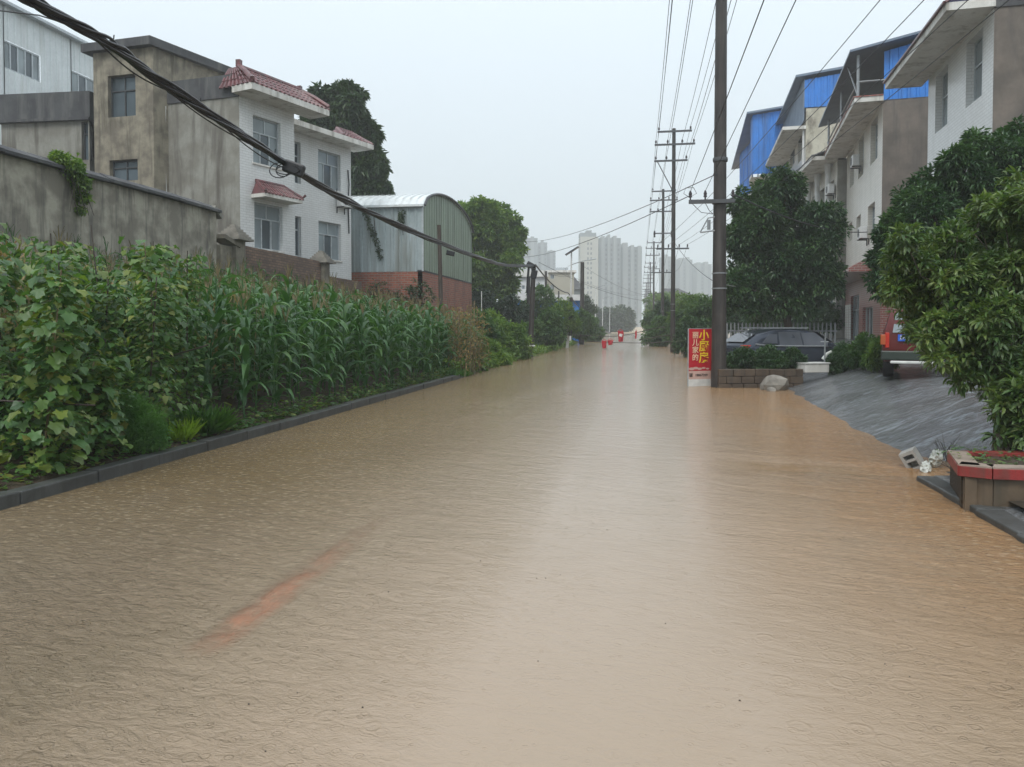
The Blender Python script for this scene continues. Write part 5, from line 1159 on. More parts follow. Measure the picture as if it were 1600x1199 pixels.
# ------------------------------------------------------------------ poles, wires, lamps
POLEY = []
PX = 2.1
def wpt(dx, z, d):                                 # on the pole line at camera depth d
    xx = (PX + sin(YAW)*d)/cos(YAW); r = xx; Y = d*cos(YAW) + r*sin(YAW); return Vector((PX + dx, Y, z))
depths = [20.2, 47.6, 68.4, 110, 145, 178, 212, 246, 282]
ARMS = [(13.75, [-.92, 1.0]), (12.95, [-1.1, -.38, .5, 1.2]), (11.95, [-1.1, -.45, .75])]
LOW = (6.5, [-.95, -.3, .35, .85])
def insulator(root_arm, p, r=.07):
    b = MB(); b.lathe([(.02, 0), (.02, .06), (r, .07), (r*.7, .13), (r*.95, .15), (r*.5, .22), (.02, .24)], p, 8); return b.build('insulator', M['insul'], root_arm, smooth=True)
def power_pole(d, label, base=-.4, big=False, strut=False):
    p = wpt(0, 0, d); o = thing('power_pole', (p.x, p.y, 0), 0, label, 'power pole', 'power poles along the right side'); b = MB()
    rb_, rt_ = (.205, .135) if big else (.165, .11)
    b.tube([(p.x, p.y, base), (p.x-.005, p.y, 4), (p.x, p.y, 13.9)], lambda k: rb_+(rt_-rb_)*k, 14); b.build('post', M['pole'], o, smooth=True)
    far = d > 100
    for z, dx in ARMS:
        b = MB(); b.box(p.x+dx[0]-.08, p.x+dx[-1]+.08, p.y-.2, p.y-.12, z-.11, z); a = b.build('crossarm', M['arm'], o)
        if not far or d < 150:
            for q in dx: insulator(a, (p.x+q, p.y-.16, z))
    if not big:
        b = MB(); b.box(p.x+LOW[1][0]-.1, p.x+LOW[1][-1]+.1, p.y-.2, p.y-.13, LOW[0]-.09, LOW[0]); a = b.build('crossarm', M['arm'], o)
        if not far:
            for q in LOW[1]: insulator(a, (p.x+q, p.y-.165, LOW[0]), .05)
        if d > 60:
            b = MB(); b.box(p.x-.85, p.x+.85, p.y-.2, p.y-.13, 9.9, 10.0); b.build('switch_arm', M['arm'], o)
            if not far:
                for q in (-.75, .75): b = MB(); b.lathe([(.03, -.35), (.09, -.3), (.06, -.2), (.09, -.1), (.06, 0), (.09, .1), (.04, .25)], (p.x+q, p.y-.16, 9.95), 8); b.build('hanging_insulator', M['insul'], o, smooth=True)
    if strut: b = MB(); b.tube([(p.x-1.0, p.y-.18, 11.85), (p.x-.1, p.y-.18, 10.1)], .03, 5); b.build('strut', M['arm'], o); b = MB(); b.lathe([(.15, -.04), (.15, .04)], (p.x, p.y, 10.1), 10); b.build('collar', M['arm'], o)
    b = MB(); 
    for z in (2.6, 3.0): b.lathe([(.2 if big else .165, 0), (.2 if big else .165, .03)], (p.x, p.y, z), 12)
    b.build('band', M['steel'], o, kind='stuff')
    return o
pl = ['nearest thick power pole standing beside the red restaurant sign', 'second power pole in the water with three crossarms and a diagonal strut', 'third power pole with hanging insulators', 'fourth power pole in the row', 'fifth power pole in the row', 'sixth power pole in the row, faint', 'seventh power pole in the row, faint', 'eighth power pole, very faint', 'farthest and faintest power pole']
for i, (d, l) in enumerate(zip(depths, pl)): pp = power_pole(d, l, big=(i == 0), strut=(i == 1)); pp0 = pp if i == 0 else pp0
# extra fittings on the nearest pole
pa = wpt(0, 0, 20.2); ax, ay = pa.x, pa.y
b = MB(); b.box(ax-.82, ax+.35, ay-.28, ay-.2, 4.83, 4.93); arm0 = b.build('low_arm', M['arm'], pp0)
for q in (-.78, -.4, .3): insulator(arm0, (ax+q, ay-.24, 4.93), .05)
b = MB(); b.tube([(ax-.52, ay-.2, 4.08), (ax-.15, ay-.2, 4.12)], .02, 5); b.tube([(ax-.52, ay-.2, 4.08), (ax-.32, ay-.2, 4.45), (ax-.15, ay-.2, 4.48)], .018, 5); b.tube([(ax-.3, ay-.2, 4.15), (ax-.3, ay-.2, 4.4)], .05, 6); b.build('fuse_bracket', M['steel'], pp0)
b = MB(); b.lathe([(.19, 5.95), (.195, 6.0), (.19, 6.05)], (ax, ay, 0), 14); b.lathe([(.2, 4.84), (.215, 4.88), (.2, 4.92)], (ax, ay, 0), 14); b.build('clamp', M['arm'], pp0)
b = MB(); b.tube([(ax-.8, ay-.24, 5.0), (ax-.95, ay-.24, 5.1), (ax-.9, ay-.24, 5.25), (ax-.7, ay-.24, 5.25), (ax-.62, ay-.24, 5.1), (ax-.8, ay-.24, 5.0)], .008, 4)
b.tube([(ax-.75, ay-.24, 4.85), (ax-.5, ay-.24, 4.6), (ax-.2, ay-.24, 4.55)], .008, 4); b.tube([(ax-.4, ay-.24, 4.85), (ax-.3, ay-.24, 4.65), (ax-.2, ay-.24, 4.55)], .008, 4); b.build('jumper_cable', M['wire'], pp0)
def wire(pts, label, r=.011, sag=.35, mat='wire', cat='power line', group='overhead wires', name='power_line', seg=5):
    out = []
    for a, c in zip(pts, pts[1:]):
        a, c = Vector(a), Vector(c); n = max(4, min(14, int((c-a).length/2))); s = sag*min(1, (c-a).length/27)
        out += [a.lerp(c, i/n) - Vector((0,0,4*s*(i/n)*(1-i/n))) for i in range(n)]
    out.append(Vector(pts[-1])); b = MB(); b.tube(out, r, seg); return tag(b.build(name, M[mat]), label, cat, group)
armn = {13.75: 'topmost', 12.95: 'second', 11.95: 'third'}
for z, dxs in ARMS:
    for j, dx in enumerate(dxs):
        pts = [(PX+dx, -22, z+.24)] + [tuple(wpt(dx, z+.24, d) - Vector((0,.16,0))) for d in depths]
        wire(pts, f'thin wire carried {["leftmost", "second from the left", "third from the left", "rightmost"][j if j < len(dxs)-1 else 3]} on the {armn[z]} crossarms of the pole row', .012)
for j, dx in enumerate(LOW[1]):
    pts = [(6.4 + .9*j, -6, 9.6), tuple(Vector((PX+dx, wpt(0,0,47.6).y-.16, LOW[0]+.2)))] + [tuple(wpt(dx, LOW[0]+.2, d) - Vector((0,.16,0))) for d in depths[2:6]]
    wire(pts, f'low wire, {["leftmost", "inner left", "inner right", "rightmost"][j]} on the lowest crossarm of the second pole, rising right', .009, .9)
wire([(ax-.78, ay-.24, 5.15), (ax-.75, -5, 5.4)], 'wire running overhead from the left end of the low arm on the nearest pole', .007, .1)
wire([(ax-.4, ay-.24, 5.15), (ax+.1, -5, 6.6)], 'wire running overhead from the middle of the low arm on the nearest pole', .007, .1)
lp = P(815, 378, 62); wire([(ax-.1, ay-.2, 5.6), tuple(lp), tuple(P(700, 410, 75))], 'upper wire crossing the road from the nearest pole towards the round tree', .012, .5)
lp2 = P(800, 402, 62); wire([(ax-.78, ay-.24, 5.05), tuple(lp2), tuple(P(700, 425, 75))], 'lower wire crossing the road from the nearest pole towards the round tree', .012, .5)
wire([(ax+.3, ay-.24, 5.05), tuple(f5.pt(f5.u(1362), f5.uz(1362, 363)[1], -.2))], 'thick black cable sagging from the nearest pole to the cream house', .022, .45)
wire([tuple(wpt(.1, 6.8, 47.6)), tuple(P(1112, 438, 30)), tuple(P(1150, 448, 27))], 'cable sagging right from the second pole behind the nearest pole', .015, .3)
wire([tuple(P(842, 410, 40.6)), tuple(wpt(0, 3.9, 68.4))], 'thin wire crossing low from the leaning pole to the pole row', .012, .6)
wire([tuple(P(908, 414, 70)), tuple(wpt(0, 6.0, 110))], 'faint wire crossing from the bare post to the pole row', .014, .6)
# left poles
def simple_pole(x0, y0, x1, y1, d, r, label, mat='pole', name='wooden_pole', cat='pole', r2=None, zb=None):
    p, q = P(x0, y0, d), P(x1, y1, d); p.z = zb if zb is not None else min(p.z, 0) - .3
    o = thing(name, (p.x, p.y, 0), 0, label, cat, 'posts on the left side'); b = MB(); b.tube([p, q], r, 10, r2 or r*.8); b.build('post', M[mat], o, smooth=True); return o, q
lpole, lq_ = simple_pole(828, 560, 834, 414, 40.5, .15, 'leaning dark pole on the left carrying the black cable bundle', r2=.12)
b = MB(); b.cbox(lq_ + Vector((-.12,-.1,-.05)), .5, .3, .3, 0, .5, 'Y'); b.cbox(lq_ + Vector((.02,-.05,-.5)), .32, .25, .45, 0, .2, 'Y'); b.build('cable_clamp', M['wire'], lpole, bevel=.04)
b = MB(); b.tube([lq_ + Vector((-.25,-.1,-.1)), lq_ + Vector((-.3,-.12,-.7)), lq_ + Vector((-.32,-.12,-1.5))], .06, 6, .08); b.build('splice_sleeve', M['wire'], lpole)
b = MB(); p = P(828, 541, 40.5); b.tube([p + Vector((-.35,-.2,0)), p + Vector((.3,-.2,.02))], .03, 6); b.build('rope_tie', M['white'], lpole)
bp_, q = simple_pole(909, 538, 910, 410, 70, .22, 'bare dark post at the left water edge behind the leaning pole', r2=.18)
bn = simple_pole(826, 500, 826, 432, 62, .18, 'dark post just left of the leaning pole in front of the white house')[0]
bn = simple_pole(853, 480, 853, 424, 80, .14, 'slim dark post in front of the works building', r2=.12)[0]
bn = simple_pole(873, 480, 873, 455, 80, .10, 'short slim post in front of the blue-striped canopy')[0]
bn, dsq = simple_pole(691, 480, 686, 352, 27.5, .085, 'dark wooden stake rising from the far end of the maize in front of the shed', r2=.07, zb=.3, mat='bamboo_dark')
wp, wq = simple_pole(886, 525, 890, 462, 58, .13, 'short leaning white-painted post under the solar street lamp', mat='white', r2=.11)
b = MB(); b.tube([P(891, 525, 57.8), P(892.5, 465, 57.8)], .13, 8); b.build('dark_strut', M['pole'], wp)
# bundle of black cables on the left
cab = thing('cable_bundle', (-5.6, 12, 4.3), 0, 'thick sagging bundle of black cables hanging above the field towards the leaning pole', 'cable bundle')
ctl = [P(-60, -60, 6.2), P(50, 0, 7.1), P(160, 62, 7.9), P(240, 118, 8.8), P(345, 190, 10.2), P(450, 258, 12.3), P(545, 315, 15.2), P(640, 360, 18.9), P(740, 400, 26), P(790, 414, 33), P(834, 416, 40.3)]
def crom(pts, n=6):
    out = []
    for i in range(len(pts)-1):
        p0, p1, p2, p3 = pts[max(i-1,0)], pts[i], pts[i+1], pts[min(i+2, len(pts)-1)]
        for j in range(n):
            t = j/n; out.append(.5*((2*p1) + (p2-p0)*t + (2*p0-5*p1+4*p2-p3)*t*t + (3*p1-p0-3*p2+p3)*t**3))
    out.append(pts[-1]); return out
path = crom(ctl, 10)
for k in range(9):
    ph = 2*pi*k/9; R = .042 if k else 0; pts = []
    for i, p in enumerate(path):
        a = ph + i*.22 + .5*sin(i*.4+k); rr = R*(1 + .5*sin(i*.31 + k*2)) ; pts.append(p + Vector((cos(a)*rr*.6, 0, sin(a)*rr)))
    b = MB(); b.tube(pts, .017 if k % 3 else .022, 6); b.build('cable', M['wire'], cab, smooth=True)
for k, (i0, i1, dr) in enumerate([(18, 34, .22), (30, 46, .16), (40, 52, .2), (52, 66, .12)]):   # slack loops under the bundle
    pts = []
    for i in range(i0, i1+1):
        t = (i-i0)/(i1-i0); pts.append(path[i] - Vector((0, 0, dr*4*t*(1-t)*.5 + .02)))
    b = MB(); b.tube(pts, .009, 5); b.build('slack_cable', M['wire'], cab)
c = P(450, 262, 12.2); b = MB(); b.cbox(c + Vector((.1,0,-.02)), .34, .12, .2, .2, .35, 'Y'); b.build('splice_box', M['wire'], cab, bevel=.03)
for j, (rx, rz_, ox) in enumerate([(.17, .12, -.12), (.13, .1, -.05), (.2, .07, 0.02)]):
    b = MB(); b.tube([c + Vector((ox + rx*cos(2*pi*i/16), -.05, -.05 + rz_*sin(2*pi*i/16))) for i in range(17)], .009, 5); b.build('coil', M['wire'], cab)
c = P(704, 396, 22.5); b = MB(); b.cbox(c, .25, .12, .14, .2, .2, 'Y'); b.build('splice_box', M['wire'], cab, bevel=.02)
for i in (8, 22, 37, 48, 58): b = MB(); b.tube([path[i] + Vector((0,0,.05)), path[i] + Vector((.01,0,.12))], .008, 4); b.lathe([(.045, -.015), (.045, .015)], path[i], 8, Matrix.Rotation(pi/2, 3, 'Y')); b.build('tie', M['wire'], cab, kind='stuff')
wire([P(-40, 12, 6.6), P(60, 24, 7.6), P(150, 52, 8.1)], 'thin black drop wire joining the cable bundle at the top left', .007, .02, group=None, name='drop_wire', cat='wire')
wire([tuple(lq_ + Vector((.1,0,0))), tuple(P(888, 458, 57.8)), tuple(P(925, 490, 82))], 'black cable running down from the leaning pole to the next posts', .04, .5, group=None, name='cable', cat='cable')
wire([tuple(P(855, 427, 80)), tuple(P(893, 432, 75)), tuple(P(1010, 460, 140))], 'faint wire from the works building across the road', .016, .8)
# street lamps
def street_lamp(x, ytop, d, label, solar=False, side=1):
    p = P(x, ytop, d); o = thing('street_lamp', (p.x, p.y, 0), 0, label, 'street lamp', 'street lamps along the left side'); h = p.z; b = MB()
    b.tube([(p.x-.1, p.y, -.3), (p.x, p.y, h)], .085, 8, .06); b.build('post', M['white_trim'], o, smooth=True)
    za = h - (.9 if solar else .1); b = MB(); b.tube([(p.x, p.y, za), (p.x+side*.9, p.y, za+.28), (p.x+side*1.6, p.y, za+.4)], .04, 6); b.build('arm', M['steel'], o)
    b = MB(); b.cbox((p.x+side*1.75, p.y, za+.42), .65, .22, .1, 0, -.2, 'Y'); b.build('lamp_head', M['frame_alu'], o, bevel=.03)
    if solar:
        b = MB(); b.cbox((p.x+.05, p.y, h+.25), 1.3, .9, .06, 0, -.55, 'Y'); b.build('solar_panel', M['solar'], o)
        b = MB(); b.tube([(p.x, p.y, h), (p.x+.03, p.y, h+.25)], .04, 6); b.tube([(p.x-.03, p.y, za), (p.x-.5, p.y, za-.3), (p.x-.4, p.y, za-.8), (p.x-.05, p.y, za-1)], .02, 5); b.build('bracket', M['steel'], o)
street_lamp(893, 397, 64, 'solar street lamp with a tilted panel above the left bushes', True)
street_lamp(931, 449, 118, 'second street lamp, slim white, seen against the pale tower front')
street_lamp(942, 466, 160, 'third street lamp with its arm pointing over the road')
street_lamp(953, 477, 200, 'farthest clear street lamp near the gantry')
# ------------------------------------------------------------------ rope with red bands across the road
ra = P(887, 523, 60); rbp = P(1050, 522, 47.4)
def ropeline(pts, label): b = MB(); b.tube(crom([Vector(p) for p in pts], 6), .022, 5); return tag(b.build('rope', M['bamboo_dark']), label, 'rope', 'ropes across the flooded road')
ropeline([P(887, 523, 60), P(905, 524, 60), P(950, 526, 57), P(975, 524, 55), P(995, 520, 53), P(1020, 514, 51), P(1040, 511, 49)], 'upper dark rope strung over the flooded road')
ropeline([P(915, 533, 60), P(950, 535, 56), P(985, 536, 53), P(1015, 536, 50), P(1048, 534, 47.8)], 'lower dark rope just above the flood water')
ropeline([P(1000, 531, 52), P(1020, 528, 50), P(1049, 523, 47.8)], 'short rope tied to the second power pole')
def cloth(label, x0, x1, y0, y1, d, taper=.8, name='red_cloth', cat='red cloth'):
    o = thing(name, P((x0+x1)/2, y1, d), 0, label, cat, 'red things hung on the ropes'); rings = []; n = 10; ny = 5
    for j in range(ny):
        t = j/(ny-1); y = y0 + (y1-y0)*t; w = (x1-x0)*(1 - (1-taper)*t); cx = (x0+x1)/2 + rnd.uniform(-.5, .5)
        c = P(cx, y, d); rx = rpx(w/2, d); rings.append([c + Vector((rx*cos(2*pi*k/n), .55*rx*sin(2*pi*k/n)*(1+.3*sin(k*2.3+j)), .03*sin(k*1.9+j))) for k in range(n)])
    b = MB(); b.loft(rings); b.build('body', M['cloth_red'], o, smooth=True)
    b = MB(); a, c_ = rings[0][0], rings[0][n//2]; b.tube([a, (a+c_)/2 + Vector((0,0,rpx(3, d))), c_], .02, 5); b.build('handle', M['cloth_red'], o)
    return o
cloth('red bucket hanging lowest on the rope', 940, 948, 533, 544.5, 55, .75, 'red_bucket', 'bucket')
cloth('small crumpled red bag beside the red bucket', 949, 958, 532, 539, 55, .7, 'red_bag', 'bag')
cl = cloth('larger bright red banner wrapped on the upper rope', 965.5, 974.5, 518, 534, 55, .8)
b = MB(); b.cbox(P(970, 524, 54.6), .22, .06, .2, .1, .3, 'Y'); b.build('white_patch', M['white'], cl)
cloth('thin orange-red flag at the right end of the ropes', 992.5, 995, 518, 529, 53, 1.0, 'red_flag', 'flag')

# ------------------------------------------------------------------ sign, planter wall, boulder
def text(body, size, mat, name, parent, Mx, bold=.0, sx=1.0):
    cu = bpy.data.curves.new(name, 'FONT'); cu.body = body; cu.size = size; cu.align_x = 'CENTER'; cu.align_y = 'CENTER'; cu.extrude = .004; cu.offset = bold; cu.resolution_u = 3
    tmp = bpy.data.objects.new('tmp', cu); C.objects.link(tmp); bpy.context.view_layer.update()
    me = bpy.data.meshes.new_from_object(tmp.evaluated_get(bpy.context.evaluated_depsgraph_get())); bpy.data.objects.remove(tmp)
    me.materials.clear(); me.materials.append(M[mat]); o = link_mesh(name, me, parent); inv = INV.get(parent.name) if parent else None
    o.matrix_local = (inv @ Mx if inv is not None else Mx) @ Matrix.Diagonal((sx, 1, 1, 1)); return o
s0, s1 = P(1075.5, 560, 20.45), P(1121, 560, 20.7); fS = Face(s0, s1)
sg = fS.root('restaurant_sign', 'red upright sign with yellow Chinese lettering leaning beside the nearest power pole', 'sign', 0)
zt_ = fS.uz(1076, 513.5)[1]; zb_ = -.05; SW = fS.L
fS.box(b := MB(), 0, SW, zb_, zt_, 0, .04); b.build('panel_frame', M['frame_alu'], sg)
zr_ = fS.uz(1076, 580)[1]; zp_ = fS.uz(1076, 593)[1]
fS.box(b := MB(), .012, SW-.012, zr_, zt_-.012, -.006, .001); b.build('red_face', M['sign_red'], sg)
fS.box(b := MB(), .012, SW-.012, zp_, zr_-.001, -.006, .001); b.build('phone_band', M['sign_pink'], sg)
fS.box(b := MB(), .012, SW-.012, .0, zp_-.001, -.005, .001); b.build('white_foot', M['white'], sg)
def fM(f, u, z, y): 
    p = f.pt(u, z, y); X, Z, Y = f.U, Vector((0,0,1)), -f.I
    return Matrix(((X.x, Z.x, Y.x, p.x), (X.y, Z.y, Y.y, p.y), (X.z, Z.z, Y.z, p.z), (0,0,0,1)))
hgt = zt_ - zr_
for i, ch in enumerate('小厨房'): text(ch, .31, 'sign_yellow', 'lettering', sg, fM(fS, .465, zt_ - .20 - .30*i, -.012), .006)
for i, ch in enumerate('丽儿家的'): text(ch, .195, 'sign_cream', 'lettering', sg, fM(fS, .205, zt_ - .19 - .20*i, -.012), .002)
text('18867269', .10, 'wire', 'lettering', sg, fM(fS, .39, (zr_+zp_)/2-.005, -.012), .0, .95)
text('订餐\n电话', .05, 'wire', 'lettering', sg, fM(fS, .075, (zr_+zp_)/2, -.012), .001)
b = MB(); 
for k in range(5): b.lathe([(.001,0), (.09-.01*k,0), (.09-.01*k,.004)], fS.pt(.1+.12*k, zr_+.055+.02*(k%2), -.007), 12, Matrix.Rotation(fS.rz, 3, 'Z') @ Matrix.Rotation(pi/2, 3, 'X') @ Matrix.Diagonal((1, .45, 1)))
b.build('dish_print', M['sign_pink'], sg, kind='stuff')
pw0, pw1 = P(1123, 600, 19.9), P(1256, 590, 20.0); fP = Face(pw0, pw1)
pb = fP.root('block_planter', 'low planter of brown stone blocks behind the nearest power pole', 'planter', 0)
zpt = fP.uz(1180, 577)[1]; hN = 3; hh = (zpt+.08)/hN
for r_ in range(hN):
    u = -.15 if r_ % 2 else 0
    while u < fP.L-.02:
        w = rnd.uniform(.26, .4); u0, u1 = max(0, u), min(fP.L, u+w)
        if u1-u0 > .08:
            b = MB(); pr = rnd.uniform(-.02, .02); fP.box(b, u0+.006, u1-.006, -.08+hh*r_+.005, -.08+hh*(r_+1)-.005, pr, .25); b.build('stone_block', M['block'], pb, bevel=.012)
        u += w
b = MB(); fP.box(b, 0.02, fP.L-.02, -.1, zpt-.03, .2, 1.4); b.build('soil', M['soil'], pb)
b = MB()
def rock(label, c, r, mat='rock', seed=0, sq=(1,.8,.75), name='boulder', n=2, cat='boulder'):
    import bmesh
    bm = bmesh.new(); bmesh.ops.create_icosphere(bm, subdivisions=n, radius=r)
    for v in bm.verts:
        k = 1 + .3*MN.noise(v.co*(1.2/r) + Vector((seed, 0, 0))); v.co = Vector((v.co.x*sq[0]*k, v.co.y*sq[1]*k, v.co.z*sq[2]*k))
        for nn in (Vector((.8,.2,.5)), Vector((-.6,-.4,.7)), Vector((.1,-.9,.3)), Vector((0,.1,1))):
            nn = nn.normalized(); dd = v.co.dot(nn) - r*.62
            if dd > 0: v.co -= nn*dd*.85
    me = bpy.data.meshes.new(name); bm.to_mesh(me); bm.free(); me.materials.append(M[mat]); o = link_mesh(name, me); o.location = c; o.rotation_euler = (0, 0, seed)
    return tag(o, label, cat)
q = P(1209, 600, 19.35); rock('pale faceted boulder at the right end of the block planter by the water', (q.x, q.y, .14), .38, seed=3, sq=(1.0,.7,.75))
q = P(1205, 606, 19.0); rock('flat pale stone lying against the boulder in the water edge', (q.x, q.y, .03), .14, seed=5, sq=(1.2,.8,.5), name='stone', cat='stone')
t0, t1 = P(1259, 576, 20), P(1296, 576, 20.2); fT = Face(t0, t1); tr_ = fT.root('white_trough', 'white rectangular box standing at the top of the wet slope', 'box', 0)
z0_, z1_ = fT.uz(1260, 583)[1], fT.uz(1260, 569)[1]
fT.box(b := MB(), 0, fT.L, z0_, z1_, 0, .4); b.build('body', M['slab'], tr_, bevel=.02)
fT.box(b := MB(), -.02, fT.L+.02, z1_+.001, z1_+.03, -.02, .42); b.build('rim', M['white'], tr_)
b = MB(); pu = P(1288, 575, 20.4); b.tube([(pu.x, pu.y, .4), (pu.x+.02, pu.y, 1.45)], .02, 6); b.tube([(pu.x-.1, pu.y, 1.2), (pu.x+.1, pu.y, 1.2)], .015, 5); tag(b.build('metal_post', M['steel']), 'thin metal post standing behind the white box', 'post')
q = P(1292, 556, 20.6); b = MB(); b.tube([q + Vector((-.1,0,-.1)), q + Vector((0,0,.05)), q + Vector((.12,0,.12))], .05, 7, .03); tag(b.build('plastic_scrap', M['plastic_white'], smooth=True), 'crumpled white plastic on the bushes beside the thin metal post', 'plastic scrap')
# near planter with red rim
def G2(x, y, z): return G(x, y, z)
ZP = .40; k0 = G(1481, 704, ZP); k1 = G(1498, 726, ZP); k2 = G(1551, 731, ZP); k3 = G(1612, 733, ZP); k4 = k3 + (k3-k2)*2.5
npz = thing('red_rimmed_planter', (k1.x, k1.y, 0), 0, 'near right planter of brown tiles with a red and tan slab rim', 'planter')
line = [k0, k1, k2, k3, k4]
back = [p + Vector((.05, .9, 0)) if i == 0 else p + Vector((.25, 1.3, 0)) for i, p in enumerate(line)]
for i in range(4):
    a, c = line[i], line[i+1]; f = Face(a, c); b = MB(); e0 = 0 if i else 0
    f.box(b, .004, f.L-.004, ZP-.095, ZP-.012, .0, .02); f.box(b, .004, f.L-.004, ZP-.012, ZP, .0, .16); b.cm = 1
    o = MB(); f.box(o, .004, f.L-.004, ZP-.1, ZP-.01, -.008, .16); o.build('rim_slab', M['red_paint'], npz, bevel=.004)
    o = MB(); f.box(o, .003, f.L-.003, ZP-.0095, ZP+.004, -.002, .162); o.build('slab_top', M['slab_top'], npz)
    o = MB(); f.box(o, .03, f.L-.0, -.1, ZP-.102, .05, .14); o.build('tile_side', M['plaster_brown'], npz)
kb = Face(k0 + Vector((1.8,.25,0)), k0); o = MB(); kb.box(o, 0, kb.L-.01, ZP-.1, ZP, 0.01, .16); o.build('rim_slab', M['red_paint'], npz); o = MB(); kb.box(o, 0, kb.L-.03, -.1, ZP-.102, .05, .14); o.build('tile_side', M['plaster_brown'], npz)
o = MB(); pr = [(p.x+.06, p.y+.1) for p in line] + [(k4.x+.3, k4.y+.9), (k0.x+1.8, k0.y+.1)]; o.prism(pr, -.1, ZP-.03); o.build('soil', M['soil'], npz)
pts = []; dirs = []; sc = []
for k in range(420):
    t = rnd.random(); a = line[1].lerp(line[4], t) + Vector((.1, .2 + .75*rnd.random(), 0)); pts.append((a.x, a.y, ZP-.03 + .08*rnd.random()**2)); q_ = rnd.uniform(0, 6.28); dirs.append((cos(q_), sin(q_), rnd.uniform(-.1, .5))); sc.append(rnd.uniform(.2, .55))
V, Fc = scatter_np(BL, pts, dirs, sc); tag(fol('planter_weeds', (V, Fc), M['l_loquat_mass']), 'small weeds and fallen leaves on the soil of the red-rimmed planter', 'weeds')
# debris at the inlet
def at_ground(x, y): 
    best = G(x, y, 0.0)
    for _ in range(6): best = G(x, y, right_h(best.x, best.y))
    return best
q = G(1424, 733, .0); cbk = thing('cement_block', (q.x, q.y, .1), 0, 'tilted pale hollow cement block half sunk at the inlet', 'cement block')
Mx = Matrix.Translation((q.x, q.y+.02, .085)) @ Matrix.Rotation(radians(-35), 4, 'Z') @ Matrix.Rotation(radians(-28), 4, 'Y') @ Matrix.Rotation(radians(12), 4, 'X')
b = MB(); L_, H_, D_ = .17, .22, .12
def bb(x0,x1,y0,y1,z0,z1):
    V = [Mx @ Vector(p) for p in ((x0,y0,z0),(x1,y0,z0),(x1,y1,z0),(x0,y1,z0),(x0,y0,z1),(x1,y0,z1),(x1,y1,z1),(x0,y1,z1))]; b.mesh(V, [(0,3,2,1),(4,5,6,7),(0,1,5,4),(1,2,6,5),(2,3,7,6),(3,0,4,7)])
bb(-.085,.085,.0,.12,-.11,-.085); bb(-.085,.085,0,.12,-.01,.015); bb(-.085,.085,0,.12,.07,.11); bb(-.085,-.055,.0,.12,-.085,-.01); bb(.055,.085,0,.12,-.085,-.01); bb(-.085,-.055,0,.12,.015,.07); bb(.055,.085,0,.12,.015,.07); bb(-.085,.085,.12,.135,-.11,.11)
b.build('block_body', M['cinder'], cbk)
def crumple(label, c, r, mat, seed, sq, name, cat):
    import bmesh
    bm = bmesh.new(); bmesh.ops.create_icosphere(bm, subdivisions=3, radius=r)
    for v in bm.verts: k = 1 + .55*MN.noise(v.co*(3/r) + Vector((seed,0,0))) + .2*MN.noise(v.co*(8/r)); v.co = Vector((v.co.x*sq[0]*k, v.co.y*sq[1]*k, v.co.z*sq[2]*k))
    me = bpy.data.meshes.new(name); bm.to_mesh(me); bm.free(); me.materials.append(M[mat]); o = link_mesh(name, me); o.location = c; o.rotation_euler = (.3, .4, seed); return tag(o, label, cat)
q = G(1462, 722, .06); crumple('crumpled white plastic bag lying against the debris by the planter', (q.x, q.y, .09), .095, 'plastic_white', 1, (1.3,.6,1.0), 'plastic_bag', 'plastic bag')
q = G(1447, 733, .03); crumple('torn end of white plastic beside the cement block', (q.x, q.y, .04), .07, 'plastic_white', 4, (1.1,.6,.9), 'plastic_scrap', 'plastic scrap')
tw = MB()
for k in range(26): q = G(rnd.uniform(1466, 1486), rnd.uniform(700, 735), .04); tw.tube([q, q + Vector((rnd.uniform(-.15,.15), rnd.uniform(-.1,.1), rnd.uniform(.03,.28)))], .004, 4, .002)
tag(tw.build('twigs', M['bamboo_dark'], kind='stuff'), 'tangle of dead twigs at the planter corner', 'twigs')
for k, (x, y, r) in enumerate([(1476,688,.07), (1490,692,.08), (1508,690,.09), (1524,694,.07), (1462,704,.06), (1540,690,.08), (1500,680,.06), (1452,700,.05)]):
    q = at_ground(x, y); o_ = rock(['grey stone', 'pale stone', 'broad stone', 'rounded stone', 'small wet stone', 'brown stone', 'little stone', 'smallest stone'][k] + ' in the rubble below the slope ' + ['behind the twigs', 'left of the planter soil', 'in the middle of the row', 'under the loquat leaves', 'nearest the plastic bag', 'farthest right', 'set back up the slope', 'next to the cement block'][k], (q.x, q.y, q.z+.02), r, seed=k, sq=(1.2,.8,.6), name='stone', cat='stone'); o_['group'] = 'rubble stones'
fl_ = MB()
for k in range(40):
    x = rnd.uniform(-2, 2.6); y = rnd.uniform(2.6, 9); r = rnd.uniform(.002, .005); fl_.lathe([(r, -.002), (r*.8, .004)], (x, y, 0), 6)
tag(fl_.build('floating_specks', M['bamboo_dark'], kind='stuff'), 'tiny leaves and specks floating on the muddy water', 'specks')
